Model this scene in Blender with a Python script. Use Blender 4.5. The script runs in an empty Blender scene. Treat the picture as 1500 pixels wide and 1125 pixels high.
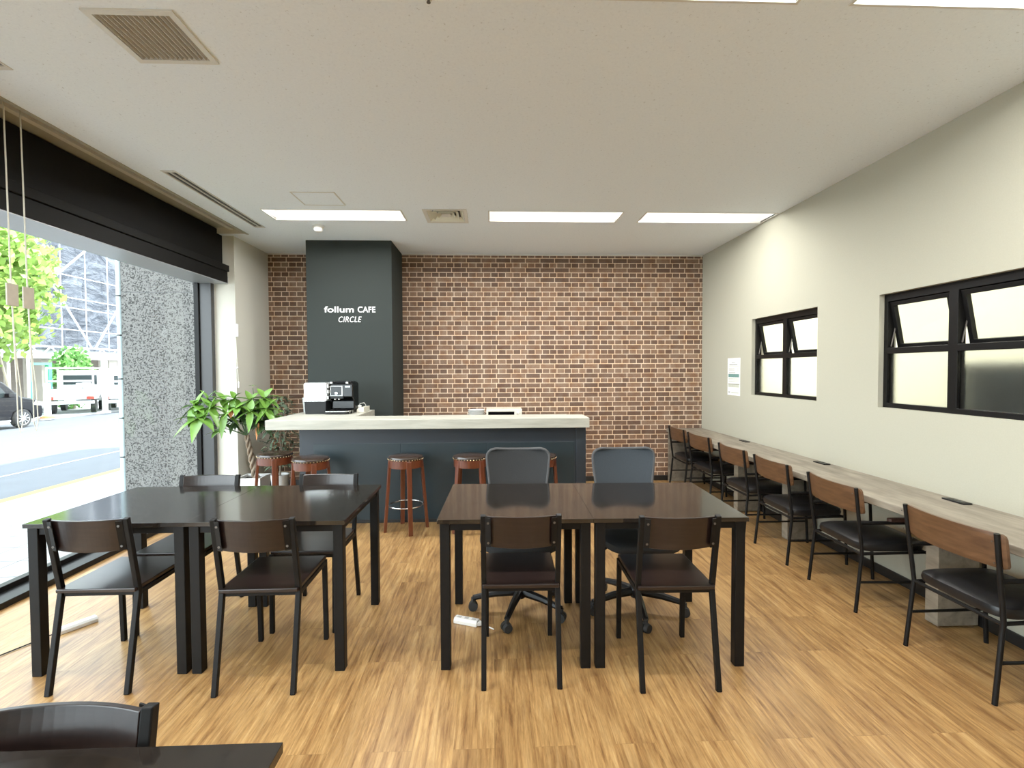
import bpy, bmesh, math, random
from mathutils import Vector, Matrix
random.seed(7)
PI = math.pi
S = bpy.context.scene
COL = S.collection
V = Vector

# ------------------------------------------------------------------ materials
def _nt(name):
    m = bpy.data.materials.new(name); m.use_nodes = True
    nt = m.node_tree
    return m, nt, nt.nodes['Principled BSDF']
def mat(name, col, rough=.5, metal=0., spec=.5, var=.12, scale=30., bump=0., stretch=None, emit=None, coat=0.):
    """principled with a little procedural noise in colour and optional bump"""
    m, nt, p = _nt(name)
    N, L = nt.nodes, nt.links
    tc = N.new('ShaderNodeTexCoord'); mp = N.new('ShaderNodeMapping'); nz = N.new('ShaderNodeTexNoise')
    L.new(tc.outputs['Object'], mp.inputs[0]); L.new(mp.outputs[0], nz.inputs['Vector'])
    if stretch: mp.inputs['Scale'].default_value = stretch
    nz.inputs['Scale'].default_value = scale; nz.inputs['Detail'].default_value = 4
    mx = N.new('ShaderNodeMix'); mx.data_type = 'RGBA'
    c = col
    mx.inputs[6].default_value = (*[max(0, v * (1 - var)) for v in c], 1)
    mx.inputs[7].default_value = (*[min(1, v * (1 + var)) for v in c], 1)
    L.new(nz.outputs[0], mx.inputs[0]); L.new(mx.outputs[2], p.inputs['Base Color'])
    p.inputs['Roughness'].default_value = rough; p.inputs['Metallic'].default_value = metal
    p.inputs['Specular IOR Level'].default_value = spec
    p.inputs['Coat Weight'].default_value = coat
    if bump:
        b = N.new('ShaderNodeBump'); b.inputs['Strength'].default_value = bump; b.inputs['Distance'].default_value = .01
        L.new(nz.outputs[0], b.inputs['Height']); L.new(b.outputs[0], p.inputs['Normal'])
    if emit:
        p.inputs['Emission Color'].default_value = (*emit[0], 1); p.inputs['Emission Strength'].default_value = emit[1]
    return m
def ramp(nt, fac, stops):
    r = nt.nodes.new('ShaderNodeValToRGB')
    while len(r.color_ramp.elements) < len(stops): r.color_ramp.elements.new(.5)
    for e, (pos, c) in zip(r.color_ramp.elements, stops):
        e.position = pos; e.color = (*c, 1)
    nt.links.new(fac, r.inputs[0]); return r.outputs[0]
def sw(nt, order, scale=(1, 1, 1), off=(0, 0, 0)):
    """object coordinates with axes reordered: order like 'xz0'"""
    N, L = nt.nodes, nt.links
    tc = N.new('ShaderNodeTexCoord'); sp = N.new('ShaderNodeSeparateXYZ'); cb = N.new('ShaderNodeCombineXYZ'); mp = N.new('ShaderNodeMapping')
    L.new(tc.outputs['Object'], sp.inputs[0])
    for i, a in enumerate(order):
        if a in 'xyz': L.new(sp.outputs['xyz'.index(a)], cb.inputs[i])
    L.new(cb.outputs[0], mp.inputs[0]); mp.inputs['Scale'].default_value = scale; mp.inputs['Location'].default_value = off
    return mp.outputs[0]
def noise(nt, vec, scale, detail=4, rough=.55, dist=0.):
    n = nt.nodes.new('ShaderNodeTexNoise'); nt.links.new(vec, n.inputs['Vector'])
    n.inputs['Scale'].default_value = scale; n.inputs['Detail'].default_value = detail
    n.inputs['Roughness'].default_value = rough; n.inputs['Distortion'].default_value = dist
    return n.outputs[0]
def mixc(nt, fac, a, b, mode='MIX'):
    mx = nt.nodes.new('ShaderNodeMix'); mx.data_type = 'RGBA'; mx.blend_type = mode
    for i, v in ((0, fac), (6, a), (7, b)):
        if isinstance(v, (int, float)): mx.inputs[i].default_value = v
        elif isinstance(v, tuple): mx.inputs[i].default_value = (*v, 1)
        else: nt.links.new(v, mx.inputs[i])
    return mx.outputs[2]
def bumpit(nt, p, h, strength, dist=.01):
    b = nt.nodes.new('ShaderNodeBump'); b.inputs['Strength'].default_value = strength; b.inputs['Distance'].default_value = dist
    nt.links.new(h, b.inputs['Height']); nt.links.new(b.outputs[0], p.inputs['Normal'])

def brick_mat():
    m, nt, p = _nt('brick_wallpaper')
    v = sw(nt, 'xz0', off=(BRX, -2.785 + .0595 * 51, 0))
    b = nt.nodes.new('ShaderNodeTexBrick'); nt.links.new(v, b.inputs['Vector'])
    b.offset = .154; b.offset_frequency = 2; b.squash = 2.; b.squash_frequency = 2
    b.inputs['Scale'].default_value = 1; b.inputs['Mortar Size'].default_value = .0048; b.inputs['Mortar Smooth'].default_value = .25
    b.inputs['Brick Width'].default_value = .091; b.inputs['Row Height'].default_value = .0595; b.inputs['Bias'].default_value = -.15
    b.inputs['Color1'].default_value = (.115, .068, .045, 1); b.inputs['Color2'].default_value = (.26, .165, .108, 1)
    b.inputs['Mortar'].default_value = (.72, .57, .43, 1)
    n1 = noise(nt, v, 9, 3); n2 = noise(nt, v, 90, 3)
    c = mixc(nt, ramp(nt, n1, [(.38, (0, 0, 0)), (.72, (1, 1, 1))]), b.outputs['Color'], (.36, .25, .17), 'SOFT_LIGHT')
    c = mixc(nt, .35, c, ramp(nt, n2, [(.3, (.25, .25, .25)), (.75, (.8, .8, .8))]), 'OVERLAY')
    nt.links.new(c, p.inputs['Base Color']); p.inputs['Roughness'].default_value = .75
    bumpit(nt, p, b.outputs['Fac'], -.25, .003)
    return m
def floor_mat():
    m, nt, p = _nt('wood_floor')
    v = sw(nt, 'yx0')
    b = nt.nodes.new('ShaderNodeTexBrick'); nt.links.new(v, b.inputs['Vector'])
    b.offset = .37; b.inputs['Scale'].default_value = 1; b.inputs['Brick Width'].default_value = .91; b.inputs['Row Height'].default_value = .152
    b.inputs['Mortar Size'].default_value = .0007; b.inputs['Mortar Smooth'].default_value = .6
    b.inputs['Color1'].default_value = (.0, .0, .0, 1); b.inputs['Color2'].default_value = (1, 1, 1, 1); b.inputs['Mortar'].default_value = (.3, .3, .3, 1)
    # shift the grain per plank
    vm = nt.nodes.new('ShaderNodeVectorMath'); vm.operation = 'MULTIPLY_ADD'
    nt.links.new(b.outputs['Color'], vm.inputs[0]); vm.inputs[1].default_value = (7, 3, 0); nt.links.new(sw(nt, 'xy0', (1, .065, 1)), vm.inputs[2])
    g1 = noise(nt, vm.outputs[0], 42, 8, .7, .45)
    g2 = noise(nt, vm.outputs[0], 130, 4, .7, .2)
    vm2 = nt.nodes.new('ShaderNodeVectorMath'); vm2.operation = 'MULTIPLY_ADD'
    nt.links.new(b.outputs['Color'], vm2.inputs[0]); vm2.inputs[1].default_value = (5, 9, 0); nt.links.new(sw(nt, 'xy0', (1, .3, 1)), vm2.inputs[2])
    g3 = noise(nt, vm2.outputs[0], 6, 4, .6, 1.2)
    c = ramp(nt, g1, [(.28, (.10, .045, .0155)), (.40, (.205, .105, .036)), (.54, (.315, .182, .066)), (.72, (.41, .262, .112))])
    c = mixc(nt, .5, c, ramp(nt, g2, [(.3, (.3, .3, .3)), (.7, (.68, .68, .68))]), 'OVERLAY')
    c = mixc(nt, .55, c, ramp(nt, g3, [(.32, (.3, .26, .24)), (.5, (.5, .49, .48)), (.7, (.66, .66, .64))]), 'OVERLAY')
    c = mixc(nt, .16, c, b.outputs['Color'], 'SOFT_LIGHT')
    c = mixc(nt, ramp(nt, b.outputs['Fac'], [(0, (0, 0, 0)), (1, (.45, .45, .45))]), c, (.1, .05, .02))
    nt.links.new(c, p.inputs['Base Color']); p.inputs['Roughness'].default_value = .36; p.inputs['Specular IOR Level'].default_value = .42
    bumpit(nt, p, g1, .06, .002)
    return m
def wood_mat(name, a, b_, order='xyz', scale=(1, 1, 1), sc=30, rough=.4, spec=.5, coat=0.):
    m, nt, p = _nt(name)
    v = sw(nt, order, scale); g = noise(nt, v, sc, 6, .6, .4)
    c = ramp(nt, g, [(.3, a), (.7, b_)])
    nt.links.new(c, p.inputs['Base Color']); p.inputs['Roughness'].default_value = rough; p.inputs['Specular IOR Level'].default_value = spec
    p.inputs['Coat Weight'].default_value = coat; p.inputs['Coat Roughness'].default_value = .15
    return m
def granite_mat():
    m, nt, p = _nt('granite_cladding')
    v = sw(nt, 'xyz')
    vo = nt.nodes.new('ShaderNodeTexVoronoi'); nt.links.new(v, vo.inputs['Vector']); vo.inputs['Scale'].default_value = 75
    bw = nt.nodes.new('ShaderNodeRGBToBW'); nt.links.new(vo.outputs['Color'], bw.inputs[0])
    n = noise(nt, v, 60, 5, .7, .4)
    mm = nt.nodes.new('ShaderNodeMath'); mm.operation = 'ADD'; nt.links.new(bw.outputs[0], mm.inputs[0]); nt.links.new(n, mm.inputs[1])
    c = ramp(nt, mm.outputs[0], [(.5, (.014, .014, .013)), (.82, (.062, .06, .057)), (1.15, (.16, .155, .148))])
    br = nt.nodes.new('ShaderNodeTexBrick'); nt.links.new(sw(nt, 'xz0', off=(4.4, -2.31 + .833 * 4, 0)), br.inputs['Vector'])
    br.offset = 0; br.inputs['Scale'].default_value = 1; br.inputs['Brick Width'].default_value = 3; br.inputs['Row Height'].default_value = .833
    br.inputs['Mortar Size'].default_value = .004; br.inputs['Mortar'].default_value = (1, 1, 1, 1)
    c = mixc(nt, br.outputs['Fac'], c, (.09, .09, .09))
    nt.links.new(c, p.inputs['Base Color']); p.inputs['Roughness'].default_value = .6; p.inputs['Specular IOR Level'].default_value = .1
    return m
def wallpaper_mat(name, col, amt=.05, sc=180, bump=.12, patch=0.):
    m, nt, p = _nt(name)
    v = sw(nt, 'xyz'); n = noise(nt, v, sc, 5, .7)
    c = ramp(nt, n, [(.3, tuple(x * (1 - amt) for x in col)), (.7, tuple(min(1, x * (1 + amt)) for x in col))])
    nt.links.new(c, p.inputs['Base Color']); p.inputs['Roughness'].default_value = .85; p.inputs['Specular IOR Level'].default_value = .2
    bumpit(nt, p, n, bump, .004)
    return m
def ceiling_mat():
    m, nt, p = _nt('fissured_ceiling_board')
    v = sw(nt, 'xyz'); n = noise(nt, v, 75, 6, .75, .6); n2 = noise(nt, v, 260, 4, .7)
    c = ramp(nt, n, [(.0, (.34, .36, .38)), (.335, (.48, .51, .54)), (.375, (.77, .84, .92)), (.75, (.83, .90, .97))])
    c = mixc(nt, .12, c, ramp(nt, n2, [(.3, (.3, .3, .3)), (.7, (.7, .7, .7))]), 'OVERLAY')
    nt.links.new(c, p.inputs['Base Color']); p.inputs['Roughness'].default_value = .9; p.inputs['Specular IOR Level'].default_value = .1
    bumpit(nt, p, n, .2, .004)
    return m
def tile_mat():
    m, nt, p = _nt('pavement_tiles')
    b = nt.nodes.new('ShaderNodeTexBrick'); nt.links.new(sw(nt, 'yx0'), b.inputs['Vector'])
    b.offset = 0.; b.inputs['Scale'].default_value = 1; b.inputs['Brick Width'].default_value = .3; b.inputs['Row Height'].default_value = .3
    b.inputs['Mortar Size'].default_value = .006
    b.inputs['Color1'].default_value = (.26, .26, .255, 1); b.inputs['Color2'].default_value = (.30, .297, .293, 1); b.inputs['Mortar'].default_value = (.09, .09, .10, 1)
    nt.links.new(b.outputs['Color'], p.inputs['Base Color']); p.inputs['Roughness'].default_value = .8
    return m
def glass_mat(name, tint=(.95, .98, .97), refl=1.45, maxr=1.0):
    m = bpy.data.materials.new(name); m.use_nodes = True; nt = m.node_tree; nt.nodes.clear(); N, L = nt.nodes, nt.links
    o = N.new('ShaderNodeOutputMaterial'); t = N.new('ShaderNodeBsdfTransparent'); g = N.new('ShaderNodeBsdfGlossy'); f = N.new('ShaderNodeLayerWeight'); x = N.new('ShaderNodeMixShader')
    t.inputs[0].default_value = (*tint, 1); g.inputs['Roughness'].default_value = .02; f.inputs[0].default_value = .5
    pw = N.new('ShaderNodeMath'); pw.operation = 'POWER'; L.new(f.outputs['Facing'], pw.inputs[0]); pw.inputs[1].default_value = 4.
    ma = N.new('ShaderNodeMath'); ma.operation = 'MULTIPLY_ADD'; L.new(pw.outputs[0], ma.inputs[0]); ma.inputs[1].default_value = .2; ma.inputs[2].default_value = .02
    L.new(ma.outputs[0], x.inputs[0]); L.new(t.outputs[0], x.inputs[1]); L.new(g.outputs[0], x.inputs[2]); L.new(x.outputs[0], o.inputs[0])
    return m
def frosted_mat(name):
    m, nt, p = _nt(name)
    p.inputs['Base Color'].default_value = (.93, .95, .92, 1); p.inputs['Transmission Weight'].default_value = 1
    p.inputs['Roughness'].default_value = .42; p.inputs['IOR'].default_value = 1.15
    n = noise(nt, sw(nt, 'xyz'), 300, 3); bumpit(nt, p, n, .05, .001)
    return m
def emit_mat(name, col, st):
    m = bpy.data.materials.new(name); m.use_nodes = True; nt = m.node_tree; nt.nodes.clear()
    o = nt.nodes.new('ShaderNodeOutputMaterial'); e = nt.nodes.new('ShaderNodeEmission')
    e.inputs[0].default_value = (*col, 1); e.inputs[1].default_value = st; nt.links.new(e.outputs[0], o.inputs[0]); return m
def net_mat():
    m, nt, p = _nt('scaffold_netting')
    v = sw(nt, 'yzx', (.35, 1, 1)); n = noise(nt, v, 1.6, 5, .6, 1.2)
    c = ramp(nt, n, [(.3, (.028, .033, .046)), (.5, (.062, .07, .09)), (.7, (.15, .165, .195))])
    nt.links.new(c, p.inputs['Base Color']); p.inputs['Roughness'].default_value = .7; bumpit(nt, p, n, .8, .3)
    return m

BRX = .285   # brick phase along x
M = {}
M['brick'] = brick_mat(); M['floor'] = floor_mat(); M['granite'] = granite_mat(); M['ceil'] = ceiling_mat(); M['tile'] = tile_mat()
M['wall'] = wallpaper_mat('beige_wallpaper', (.43, .42, .335), .035)
M['wall_white'] = wallpaper_mat('pale_wall', (.60, .59, .52), .02)
M['charcoal'] = wallpaper_mat('charcoal_wallpaper', (.027, .033, .031), .08, 260, .15)
M['navy'] = mat('navy_panel', (.011, .018, .027), .45, var=.1, scale=6)
M['black_base'] = mat('black_skirting', (.012, .012, .012), .4)
M['trim_beige'] = mat('beige_metal_trim', (.33, .31, .25), .5)
M['white_metal'] = mat('white_metal', (.62, .61, .57), .4, var=.03)
M['reflector'] = mat('white_reflector', (.92, .92, .9), .35, var=.01)
M['black_metal'] = mat('black_metal', (.0045, .0042, .004), .5, var=.2, spec=.18)
M['dark_frame'] = mat('black_window_frame', (.004, .0038, .0038), .45, spec=.2, var=.2)
M['post'] = mat('grey_aluminium', (.035, .035, .036), .45, metal=.1, var=.06)
M['soffit'] = mat('pale_grey_soffit', (.33, .345, .37), .35, metal=.2, var=.04)
M['shutter'] = mat('matt_black_fascia', (.006, .0058, .0055), .6, var=.15, scale=3, spec=.15)
M['table_top'] = wood_mat('dark_walnut_top', (.008, .0062, .005), (.016, .0125, .010), 'xyz', (1, .08, 1), 60, .10, .6)
M['chair_wood'] = wood_mat('dark_walnut_chair', (.007, .0043, .004), (.017, .009, .0075), 'xyz', (.08, 1, 1), 70, .3, .38, .25)
M['brown_wood'] = wood_mat('mid_brown_wood', (.060, .026, .010), (.125, .060, .026), 'yxz', (.12, 1, 1), 45, .42)
M['dark_arm'] = wood_mat('dark_arm_wood', (.03, .012, .008), (.06, .026, .018), 'xyz', (.1, 1, 1), 60, .4)
M['stool_wood'] = wood_mat('red_brown_wood', (.07, .016, .006), (.13, .033, .012), 'xyz', (1, 1, .12), 45, .28, .5, .3)
M['greige'] = wood_mat('grey_beige_woodgrain', (.14, .118, .088), (.30, .263, .205), 'xyz', (1, .2, 1), 16, .5)
M['pale_top'] = wood_mat('whitewashed_woodgrain', (.36, .355, .30), (.53, .525, .455), 'xyz', (.1, 1, 1), 24, .42)
M['leather'] = mat('black_vinyl', (.006, .006, .0065), .36, var=.2, scale=60, bump=.05, spec=.4)
M['stool_vinyl'] = mat('dark_brown_vinyl', (.03, .018, .013), .22, var=.2, spec=.6)
M['chrome'] = mat('chrome', (.75, .75, .74), .15, metal=1, var=.02)
M['brass'] = mat('brass_studs', (.6, .45, .25), .3, metal=1)
M['screw'] = mat('steel_screw', (.12, .11, .10), .35, metal=.8)
M['mesh_dark'] = mat('charcoal_mesh', (.013, .014, .015), .8, var=.3, scale=300, bump=.2)
M['mesh_blue'] = mat('blue_grey_mesh', (.027, .036, .045), .8, var=.3, scale=300, bump=.2)
M['mesh_edge'] = mat('grey_mesh_border', (.055, .056, .058), .7, var=.15)
M['plastic'] = mat('black_plastic', (.006, .0065, .0075), .38, var=.1, spec=.3)
M['gloss_black'] = mat('gloss_black', (.003, .003, .0035), .12, var=.1, spec=.35)
M['white_plastic'] = mat('white_plastic', (.74, .74, .72), .3, var=.03)
M['cream_plastic'] = mat('cream_plastic', (.72, .71, .60), .35, var=.03)
M['silver'] = mat('silver_plastic', (.58, .6, .6), .25, metal=.35, var=.05)
M['clear_grey'] = mat('frosted_container', (.50, .52, .51), .3, var=.08)
M['grille_dark'] = mat('dark_grille_void', (.02, .02, .02), .8)
M['grille_slat'] = mat('grey_louvre', (.50, .49, .46), .5, var=.05)
M['white_letter'] = mat('white_letter', (.93, .93, .93), .5, var=.01, emit=((1, 1, 1), .12))  # faint emission brightens the letters; they are not lamps
M['paper'] = mat('white_paper', (.86, .86, .84), .6, var=.01)
M['ink'] = mat('grey_ink', (.42, .43, .43), .6); M['ink_teal'] = mat('teal_ink', (.13, .26, .24), .6); M['ink_olive'] = mat('olive_ink', (.27, .28, .20), .6); M['ink_pale'] = mat('pale_sage_ink', (.55, .57, .48), .6)
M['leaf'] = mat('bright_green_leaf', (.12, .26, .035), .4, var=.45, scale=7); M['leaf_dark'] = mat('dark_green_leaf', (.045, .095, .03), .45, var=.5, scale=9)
M['leaf_grey'] = mat('grey_green_leaf', (.085, .125, .075), .5, var=.5, scale=12); M['leaf_dry'] = mat('dried_orange_leaf', (.45, .17, .04), .6)
M['bark'] = mat('braided_bark', (.22, .17, .12), .8, var=.35, scale=40, bump=.3)
M['soil'] = mat('dark_soil', (.03, .022, .016), .9)
M['cord'] = mat('off_white_cord', (.55, .54, .46), .6)
M['tag'] = mat('beige_cord_tag', (.40, .36, .29), .6)
M['glass'] = glass_mat('clear_window_glass'); M['frost'] = frosted_mat('frosted_glass'); M['glass_in'] = glass_mat('clear_sash_glass', (.96, .97, .93))
M['lamp'] = emit_mat('lit_lamp_tube', (1, .985, .95), 9)
M['next_wall'] = wallpaper_mat('cream_wall', (.78, .77, .63), .02)
M['asphalt'] = mat('asphalt', (.075, .085, .102), .85, var=.15, scale=3); M['yellow'] = mat('yellow_road_paint', (.28, .215, .045), .7); M['road_white'] = mat('white_road_paint', (.4, .41, .42), .7)
M['kerb'] = mat('concrete_kerb', (.45, .46, .47), .8); M['net'] = net_mat(); M['pipe'] = mat('galvanised_pipe', (.62, .65, .7), .4, metal=.3)
M['conc'] = mat('warm_grey_concrete', (.32, .29, .25), .8, scale=2); M['car_paint'] = mat('black_car_paint', (.004, .004, .006), .2, spec=.25); M['car_glass'] = mat('dark_car_glass', (.02, .028, .03), .1, spec=.3)  # the concrete is a plain warm grey
M['rubber'] = mat('black_rubber', (.015, .015, .015), .7); M['alloy'] = mat('alloy_rim', (.55, .56, .58), .25, metal=.7); M['truck'] = mat('white_truck_paint', (.78, .79, .8), .35, var=.03)
M['red'] = mat('red_lamp_lens', (.6, .05, .03), .3); M['green_paint'] = mat('green_painted_steel', (.06, .45, .22), .5); M['cone'] = mat('orange_cone', (.75, .16, .05), .5)
M['tree_leaf'] = mat('yellow_green_street_leaf', (.22, .36, .06), .55, var=.7, scale=2.2); M['bush_leaf'] = mat('hedge_leaf', (.10, .27, .05), .55, var=.6, scale=3); M['tree_bark'] = mat('street_tree_bark', (.30, .26, .19), .8)  # tree leaf is a yellow-green varied by noise
M['pale_blue'] = mat('pale_blue_post', (.5, .62, .66), .4)
M['sofa_dark'] = mat('charcoal_partition', (.02, .028, .028), .8)

# ------------------------------------------------------------------ geometry helpers
def box(bm, a, b):
    x0, y0, z0 = a; x1, y1, z1 = b
    v = [bm.verts.new(p) for p in ((x0, y0, z0), (x1, y0, z0), (x1, y1, z0), (x0, y1, z0), (x0, y0, z1), (x1, y0, z1), (x1, y1, z1), (x0, y1, z1))]
    for f in ((0, 3, 2, 1), (4, 5, 6, 7), (0, 1, 5, 4), (1, 2, 6, 5), (2, 3, 7, 6), (3, 0, 4, 7)): bm.faces.new([v[i] for i in f])
    return v
def tube(bm, pts, r, n=10, cap=True, sq=False):
    """swept tube through points; r a number or one per point; sq makes a square bar"""
    pts = [V(p) for p in pts]; k = len(pts)
    rs = r if isinstance(r, (list, tuple)) else [r] * k
    if sq: n = 4
    rings = []; t0 = (pts[1] - pts[0]).normalized()
    up = V((0, 0, 1)) if abs(t0.z) < .9 else V((0, 1, 0))
    if sq and abs(t0.z) >= .9: up = V((0, 1, 0))
    prev = None
    for i, p in enumerate(pts):
        a = (pts[i] - pts[i - 1]).normalized() if i else None
        b = (pts[i + 1] - pts[i]).normalized() if i < k - 1 else None
        t = a if b is None else b if a is None else (a + b).normalized()
        side = (up - t * up.dot(t)).normalized() if prev is None else (prev - t * prev.dot(t)).normalized()
        prev = side; oth = t.cross(side)
        sc = 1.0
        if a is not None and b is not None: sc = 1 / max(.5, math.cos(a.angle(b, 0) / 2))
        ring = []
        for j in range(n):
            th = 2 * PI * j / n + (PI / 4 if sq else 0)
            rr = rs[i] * (1.4142 if sq else 1)
            ring.append(bm.verts.new(p + (side * math.cos(th) + oth * math.sin(th)) * rr))
        rings.append(ring)
    for i in range(k - 1):
        for j in range(n): bm.faces.new((rings[i][j], rings[i][(j + 1) % n], rings[i + 1][(j + 1) % n], rings[i + 1][j]))
    if cap: bm.faces.new(rings[0][::-1]); bm.faces.new(rings[-1])
def lathe(bm, prof, n=24, c=(0, 0, 0), cap=True, axis='z'):
    c = V(c); rings = []
    for r, h in prof:
        ring = []
        for j in range(n):
            a = 2 * PI * j / n; x, y = r * math.cos(a), r * math.sin(a)
            q = V((x, y, h)) if axis == 'z' else V((h, x, y)) if axis == 'x' else V((y, h, x))
            ring.append(bm.verts.new(c + q))
        rings.append(ring)
    for i in range(len(prof) - 1):
        for j in range(n): bm.faces.new((rings[i][j], rings[i][(j + 1) % n], rings[i + 1][(j + 1) % n], rings[i + 1][j]))
    if cap:
        bm.faces.new(rings[0][::-1]); bm.faces.new(rings[-1])
def torus(bm, c, R, r, n=32, m=8):
    c = V(c); rg = []
    for i in range(n):
        a = 2 * PI * i / n; rg.append([bm.verts.new(c + V(((R + r * math.cos(b)) * math.cos(a), (R + r * math.cos(b)) * math.sin(a), r * math.sin(b)))) for b in [2 * PI * j / m for j in range(m)]])
    for i in range(n):
        for j in range(m): bm.faces.new((rg[i][j], rg[(i + 1) % n][j], rg[(i + 1) % n][(j + 1) % m], rg[i][(j + 1) % m]))
def slab(bm, P, nu, nv, off):
    """closed curved slab: P(u,v) one face, P+off the other"""
    off = V(off) if not callable(off) else off
    A = [[bm.verts.new(P(i / nu, j / nv)) for j in range(nv + 1)] for i in range(nu + 1)]
    B = [[bm.verts.new(P(i / nu, j / nv) + (off if not callable(off) else off(i / nu, j / nv))) for j in range(nv + 1)] for i in range(nu + 1)]
    for i in range(nu):
        for j in range(nv):
            bm.faces.new((A[i][j], A[i + 1][j], A[i + 1][j + 1], A[i][j + 1])); bm.faces.new((B[i][j], B[i][j + 1], B[i + 1][j + 1], B[i + 1][j]))
    for i in range(nu):
        bm.faces.new((A[i][0], B[i][0], B[i + 1][0], A[i + 1][0])); bm.faces.new((A[i][nv], A[i + 1][nv], B[i + 1][nv], B[i][nv]))
    for j in range(nv):
        bm.faces.new((A[0][j], A[0][j + 1], B[0][j + 1], B[0][j])); bm.faces.new((A[nu][j], B[nu][j], B[nu][j + 1], A[nu][j + 1]))
def prism(bm, poly, axis, a, b):
    """extrude a 2D polygon along an axis: axis 'x' -> poly is (y,z); 'y' -> (x,z); 'z' -> (x,y)"""
    f = {'x': lambda p, w: (w, p[0], p[1]), 'y': lambda p, w: (p[0], w, p[1]), 'z': lambda p, w: (p[0], p[1], w)}[axis]
    A = [bm.verts.new(f(p, a)) for p in poly]; B = [bm.verts.new(f(p, b)) for p in poly]; n = len(poly)
    bm.faces.new(A); bm.faces.new(B[::-1])
    for i in range(n): bm.faces.new((A[i], B[i], B[(i + 1) % n], A[(i + 1) % n]))
def rrect(w, h, r, n=5, cx=0, cy=0):
    pts = []
    for sx, sy, a0 in ((1, 1, 0), (-1, 1, 90), (-1, -1, 180), (1, -1, 270)):
        for k in range(n + 1):
            a = math.radians(a0 + 90 * k / n); pts.append((cx + sx * (w / 2 - r) + r * math.cos(a), cy + sy * (h / 2 - r) + r * math.sin(a)))
    return pts
def grid_solid(bm, us, vs, holes, w0, w1, f):
    """a flat solid in (u,v) between w0 and w1 with rectangular holes"""
    us = sorted(set(us) | {h[i] for h in holes for i in (0, 1)}); vs = sorted(set(vs) | {h[i] for h in holes for i in (2, 3)})
    def solid(i, j):
        if not (0 <= i < len(us) - 1 and 0 <= j < len(vs) - 1): return False
        cu, cv = (us[i] + us[i + 1]) / 2, (vs[j] + vs[j + 1]) / 2
        return not any(h[0] < cu < h[1] and h[2] < cv < h[3] for h in holes)
    q = lambda *p: bm.faces.new([bm.verts.new(f(*k)) for k in p])
    for i in range(len(us) - 1):
        for j in range(len(vs) - 1):
            if not solid(i, j): continue
            u0, u1, v0, v1 = us[i], us[i + 1], vs[j], vs[j + 1]
            q((u0, v0, w0), (u1, v0, w0), (u1, v1, w0), (u0, v1, w0)); q((u0, v0, w1), (u0, v1, w1), (u1, v1, w1), (u1, v0, w1))
            if not solid(i - 1, j): q((u0, v0, w0), (u0, v1, w0), (u0, v1, w1), (u0, v0, w1))
            if not solid(i + 1, j): q((u1, v0, w0), (u1, v0, w1), (u1, v1, w1), (u1, v1, w0))
            if not solid(i, j - 1): q((u0, v0, w0), (u0, v0, w1), (u1, v0, w1), (u1, v0, w0))
            if not solid(i, j + 1): q((u0, v1, w0), (u1, v1, w0), (u1, v1, w1), (u0, v1, w1))
    bmesh.ops.remove_doubles(bm, verts=bm.verts, dist=1e-5)

def obj(name, build, m, parent=None, loc=None, rot=None, bevel=0., smooth=False, seg=2, sub=0):
    bm = bmesh.new(); build(bm)
    bmesh.ops.recalc_face_normals(bm, faces=bm.faces)
    me = bpy.data.meshes.new(name); bm.to_mesh(me); bm.free()
    o = bpy.data.objects.new(name, me); COL.objects.link(o)
    me.materials.append(M[m] if isinstance(m, str) else m)
    if parent: o.parent = parent
    if loc: o.location = loc
    if rot: o.rotation_euler = rot
    if smooth:
        for p in me.polygons: p.use_smooth = True
        try: me.set_sharp_from_angle(angle=math.radians(42))
        except Exception: pass
    if bevel:
        b = o.modifiers.new('bevel', 'BEVEL'); b.width = bevel; b.segments = seg; b.limit_method = 'ANGLE'; b.angle_limit = math.radians(40)
    if sub:
        s = o.modifiers.new('sub', 'SUBSURF'); s.levels = s.render_levels = sub
    return o
def bx(name, a, b, m, parent=None, bevel=0., **k): return obj(name, lambda bm: box(bm, a, b), m, parent, bevel=bevel, **k)
def tag(o, label, cat, group=None, kind=None):
    if label: o['label'] = label
    if cat: o['category'] = cat
    if group: o['group'] = group
    if kind: o['kind'] = kind
    return o
def thing(name, label, cat, loc=(0, 0, 0), rz=0, group=None):
    o = bpy.data.objects.new(name, None); COL.objects.link(o); o.location = loc; o.rotation_euler = (0, 0, rz); o.empty_display_size = .1
    return tag(o, label, cat, group)
def struct(o): o['kind'] = 'structure'; return o
def dup(o, loc=None, rz=None, label=None, group=None, parent=None):
    c = o.copy(); COL.objects.link(c)
    if parent: c.parent = parent
    for ch in list(o.children): dup(ch, parent=c)
    if loc is not None: c.location = loc
    if rz is not None: c.rotation_euler = (0, 0, rz)
    if label: c['label'] = label
    if group: c['group'] = group
    return c

# ------------------------------------------------------------------ room dimensions (metres)
XR, YB, ZC, XL, YN = 2.646, 6.22, 2.827, -2.716, -3.0
ZT = 3.06

struct(bx('floor', (-3.1, YN, -.1), (XR, YB, 0), 'floor'))
struct(bx('wall_back', (-3.0, YB, 0), (XR + .1, YB + .15, ZT), 'brick'))
struct(bx('wall_near', (-3.1, YN - .15, 0), (XR + .1, YN, ZT), 'wall'))
W1 = (3.98, 5.01, 1.138, 1.908); W2 = (2.30, 3.33, 1.138, 1.905)
def rw(bm): grid_solid(bm, [YN, YB], [0, ZT], [W1, W2], XR, XR + .12, lambda u, v, w: (w, u, v))
struct(obj('wall_right', rw, 'wall'))
struct(bx('wall_left', (-2.93, 5.42, 0), (XL, YB, ZT), 'wall_white'))
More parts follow.
